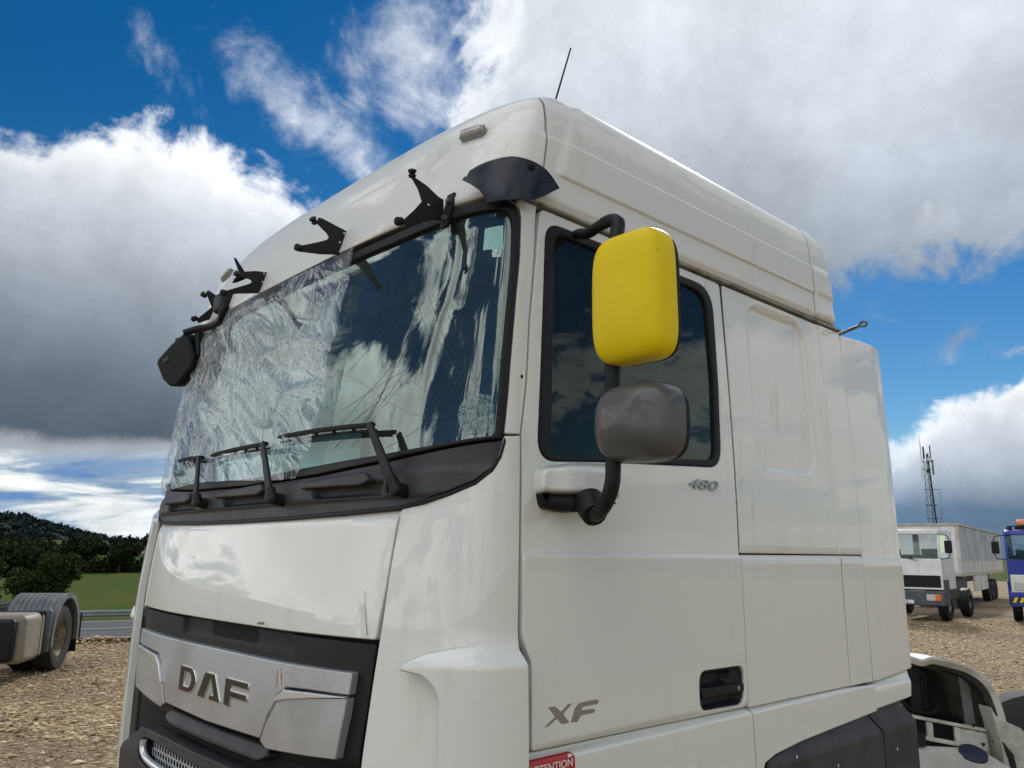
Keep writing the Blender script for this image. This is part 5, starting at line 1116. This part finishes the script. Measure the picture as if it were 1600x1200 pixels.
# local: -Y = towards its nose, +X = its side facing right in the picture
sgn = 1
tyre = lathe('wheel', [(.29, -.15), (.44, -.17), (.50, -.15), (.52, -.05), (.52, .08), (.49, .15), (.42, .165), (.29, .13)], (0, 0, .52), (1, 0, 0), M('worn_tyre', (.014, .013, .012), .8, c2=(.028, .025, .021), vscale=9), tt_, 48)
lathe('rim', [(0, -.02), (.12, -.02), (.13, .02), (.17, .02), (.18, -.06), (.24, -.05), (.27, .08), (.295, .12)], (0, 0, .52), (1, 0, 0), M('rusty_rim', (.30, .24, .15), .7, c2=(.10, .07, .04), vscale=9), tyre, 40)
bm = bmesh.new()
for k in range(10): a = 2*math.pi*k/10; addtube(bm, [(.02, .15*math.cos(a), .52+.15*math.sin(a)), (.055, .15*math.cos(a), .52+.15*math.sin(a))], .016, 6)
bmobj('wheel_nut', bm, STEEL, tyre)
lathe('wheel', [(.29, -.16), (.47, -.16), (.52, -.10), (.52, .10), (.47, .16), (.29, .16)], (-.36, 0, .52), (1, 0, 0), RUB, tt_, 40)
lathe('wheel', [(.29, -.16), (.47, -.16), (.52, -.10), (.52, .10), (.47, .16), (.29, .16)], (-1.9, 0, .52), (1, 0, 0), RUB, tt_, 40)
bm = bmesh.new(); n = 40; Rf = .64
def arch(x0, x1, r0, r1, a0=-12, a1=192):
    P = [(math.cos(R(a0 + (a1-a0)*k/n)), math.sin(R(a0 + (a1-a0)*k/n))) for k in range(n+1)]
    rows = [[bm.verts.new((x, c*r, .56 + s*r*1.05)) for c, s in P] for x, r in ((x0, r0), (x1, r0), (x1, r1), (x0, r1))]
    for i in range(4):
        a, b = rows[i], rows[(i+1) % 4]
        for k in range(n): bm.faces.new((a[k], a[k+1], b[k+1], b[k]))
for k in range(9): arch(.20 - .083*(k+1) + .012, .20 - .083*k, Rf, Rf - .02)
arch(-.55, .20, Rf-.012, Rf-.03); arch(.16, .215, Rf+.004, Rf-.075)
bmobj('mudguard', bm, M('faded_plastic', (.105, .11, .118), .65, c2=(.16, .165, .17), vscale=6), tt_, smooth=True)
box('mud_flap', (-.5, .62, .22), (.2, .64, .62), RUB, tt_, bevel=.004)
box('wing_panel', (-.1, -.74, .34), (.19, -.60, 1.02), GREYM2, tt_, bevel=.05, seg=4)
bx = box('side_box', (-.62, -1.75, .30), (.20, -.92, 1.0), M('beige_paint', (.24, .215, .165), .5, c2=(.17, .15, .115), vscale=3), tt_, bevel=.10, seg=5)
for y in (-1.0, -1.12): box('seam', (-.625, y, .295), (.206, y+.012, 1.006), BLACK, bx, bevel=.1)
box('box_end', (-.5, -1.90, .35), (.1, -1.74, .95), BLACK, tt_, bevel=.05)
box('chassis_rail', (-.95, -3.5, .75), (-.85, 1.2, 1.0), BLACK, tt_); box('chassis_rail', (-1.75, -3.5, .75), (-1.65, 1.2, 1.0), BLACK, tt_); box('axle', (-1.8, -.08, .45), (-.1, .08, .6), BLACK, tt_)
box('second_box', (-2.2, -2.9, .30), (-.7, -1.95, .95), M('beige_paint_dull', (.30, .28, .23), .5), tt_, bevel=.06); box('cross_deck', (-1.7, -2.4, 1.0), (-.9, .9, 1.04), BLACK, tt_)

# ------------------------------------------------------------------ plastic shell standing behind the cab
sh = thing('fairing_shell', 'removed white fairing shell seen from its hollow dark inside, behind the cab', 'fairing', site(2.2, 4.3, 0), heading(RH))
o_s = site(2.2, 4.3, 0)
def sp(a, h, d=0.): return Vector((a - 2.2, d, h))
outer = [(1.70, 1.50), (1.90, 1.485), (2.068, 1.455), (2.118, 1.440), (2.171, 1.453), (2.259, 1.435), (2.352, 1.409), (2.427, 1.364), (2.474, 1.304), (2.500, 1.229), (2.518, 1.140), (2.530, 1.06)]
def off_in(P, d):
    P = [Vector(p) for p in P]; o = []
    for i, p in enumerate(P):
        t_ = (P[min(i+1, len(P)-1)] - P[max(i-1, 0)]).normalized(); o.append(p + Vector((-t_.y, t_.x))*-d)
    return o
outer = [tuple(p) for p in smoothpts([(a, b, 0) for a, b in outer], 3)]; outer = [(a, b) for a, b, _ in outer]
i1 = off_in(outer, .035); bm = bmesh.new(); rows = []
for prof, d in ((i1, .42), (off_in(outer, .012), .30), (outer, .10), (outer, .0), (off_in(outer, .010), -.012), (i1, .0), (off_in(outer, .055), .20), (off_in(outer, .075), .42)):
    rows.append([bm.verts.new(sp(p[0], p[1], d)) for p in prof])
for a, b in list(zip(rows, rows[1:]))[:5]:
    for k in range(len(a)-1): bm.faces.new((a[k], a[k+1], b[k+1], b[k]))
SHW = M('shell_white', (.52, .52, .47), .5, c2=(.30, .29, .24), vscale=6); bmobj('rim', bm, SHW, sh)
bm = bmesh.new(); rows = [[bm.verts.new(sp(p[0], p[1], d)) for p in off_in(outer, o_)] for o_, d in ((.034, .001), (.05, .14), (.062, .24), (.075, .42))]
for a, b in zip(rows, rows[1:]):
    for k in range(len(a)-1): bm.faces.new((a[k], a[k+1], b[k+1], b[k]))
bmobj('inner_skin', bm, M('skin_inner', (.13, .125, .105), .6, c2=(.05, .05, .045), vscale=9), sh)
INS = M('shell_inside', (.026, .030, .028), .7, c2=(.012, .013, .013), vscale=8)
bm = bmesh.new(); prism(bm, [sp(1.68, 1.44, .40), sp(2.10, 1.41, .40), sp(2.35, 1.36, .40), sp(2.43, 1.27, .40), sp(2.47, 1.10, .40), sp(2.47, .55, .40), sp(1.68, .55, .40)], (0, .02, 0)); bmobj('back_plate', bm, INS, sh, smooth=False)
for x0, x1, z0, z1, d in ((1.75, 2.16, 1.20, 1.40, .34), (2.19, 2.26, 1.10, 1.38, .30), (2.27, 2.33, 1.12, 1.36, .36)):
    box('inner_rib', sp(x0, z0, d), sp(x1, z1, d+.05), INS, sh, bevel=.02)
bm = bmesh.new(); prism(bm, [sp(2.365, 1.372, .12), sp(2.415, 1.360, .12), sp(2.425, .94, .10), sp(2.375, .94, .10)], (0, .02, 0)); bmobj('strap', bm, M('strap_grey', (.17, .18, .165), .6, var=.3, vscale=12), sh, bevel=.004)
tube('hose', smoothpts([sp(2.30, 1.38, .2), sp(2.40, 1.33, .1), sp(2.45, 1.22, .08), sp(2.44, 1.10, .08)], 5), .012, BLACK, sh)
tube('hose', smoothpts([sp(2.1, 1.24, .28), sp(2.14, 1.16, .2), sp(2.25, 1.15, .2), sp(2.3, 1.2, .22)], 5), .010, RUB, sh)
bm = bmesh.new(); q = [(1.9, 1.19, 1.175), (2.29, 1.133, 1.118), (2.43, 1.090, 1.075)]
for lo, hi in ((0, .016), (-.095, -.075)):
    prism(bm, [sp(1.85, 1.185+lo, .03), sp(2.43, 1.085+lo, .03), sp(2.43, 1.085+hi, .03), sp(1.85, 1.185+hi, .03)], (0, .03, 0))
for x in (1.88, 2.13, 2.27, 2.34): prism(bm, [sp(x, 1.175-(x-1.88)*.17, .032), sp(x+.03, 1.17-(x-1.88)*.17, .032), sp(x+.03, 1.08-(x-1.88)*.17, .032), sp(x, 1.085-(x-1.88)*.17, .032)], (0, .02, 0))
prism(bm, [sp(2.30, 1.10, .034), sp(2.43, 1.08, .034), sp(2.44, .98, .034), sp(2.30, 1.0, .034)], (0, .02, 0))
bmobj('frame', bm, SHW, sh, bevel=.003)
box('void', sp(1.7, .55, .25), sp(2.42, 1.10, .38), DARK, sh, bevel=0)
bm = bmesh.new(); prism(bm, [sp(1.80, 1.04, -.02), sp(2.36, 1.015, -.02), sp(2.50, .90, -.30), (2.50-2.2, -.30, .3), (1.75-2.2, -.30, .3), sp(1.75, .93, -.30)], (0, .02, 0))
bmobj('tray', bm, M('tray_white', (.50, .50, .46), .6, c2=(.33, .32, .28), vscale=5), sh, bevel=.01)
lathe('blue_pad', [(0, .012), (.05, .012), (.065, .004), (.066, -.01)], sp(2.30, 1.005, -.06), (0, -.45, .9), M('blue_pad', (.012, .016, .045), .6), sh, 24)
box('black_block', sp(2.03, 1.03, -.06), sp(2.075, 1.095, -.02), BLACK, sh, bevel=.006)
bm = bmesh.new(); side = [(2.42, 1.22), (2.44, 1.18), (2.50, 1.145), (2.56, 1.12), (2.62, 1.05), (2.66, .9), (2.66, .3), (2.44, .3), (2.46, .9), (2.45, 1.05)]
prism(bm, [sp(a, b, -.05) for a, b in side], (0, .12, 0)); bmobj('side_wing', bm, SHW, sh, bevel=.02, seg=3)
bm = bmesh.new(); prism(bm, [sp(2.455, 1.06, -.06), sp(2.475, .98, -.06), sp(2.50, .85, -.06), sp(2.52, .85, -.06), sp(2.50, 1.0, -.06)], (0, .02, 0)); bmobj('trim', bm, BLACK, sh)
for x, z in ((2.455, 1.045), (2.40, 1.03), (2.36, 1.12)): lathe('screw', [(0, .004), (.008, .003), (.009, 0)], sp(x, z, .02), (0, -1, 0), BLACK, sh, 8)
ty = thing('loose_tyre', 'black tyre standing behind the white fairing shell at the right edge', 'tyre', site(3.28, 5.2, 0), heading(RH))
lathe('tread', [(.30, -.13), (.47, -.14), (.53, -.10), (.54, 0), (.53, .10), (.47, .14), (.30, .13)], (0, 0, .62), (.3, 1, 0), M('tyre_black', (.02, .02, .021), .8, bump=.6, bscale=30), ty, 48)
box('tyre_rest', (-.25, -.15, 0), (.25, .15, .10), BLACK, ty)
# grass tufts along the far edge of the gravel
n = 9000; a_ = rng.uniform(-10, 12, n); t_ = 20.5 + rng.random(n)**1.5*4; P = np.array([tuple(lsite(x, y)) for x, y in zip(a_, t_)]); P[:, 2] = np.interp(t_, TL[:, 0], TL[:, 1])
h_ = rng.uniform(.05, .16, n); d_ = rng.normal(0, .03, (n, 2)); w2 = np.array([ALEFT.x, ALEFT.y, 0])*.010
V = np.stack([P-w2, P+w2, P+w2*.2+np.c_[d_, h_], P-w2*.2+np.c_[d_, h_]], 1).reshape(-1, 3)
quads('verge_grass', V, np.arange(4*n).reshape(-1, 4), leafmat('blades', (.06, .10, .02), (.11, .13, .04)), None, kind='stuff', label='rough green grass on the bank below the gravel', category='grass')
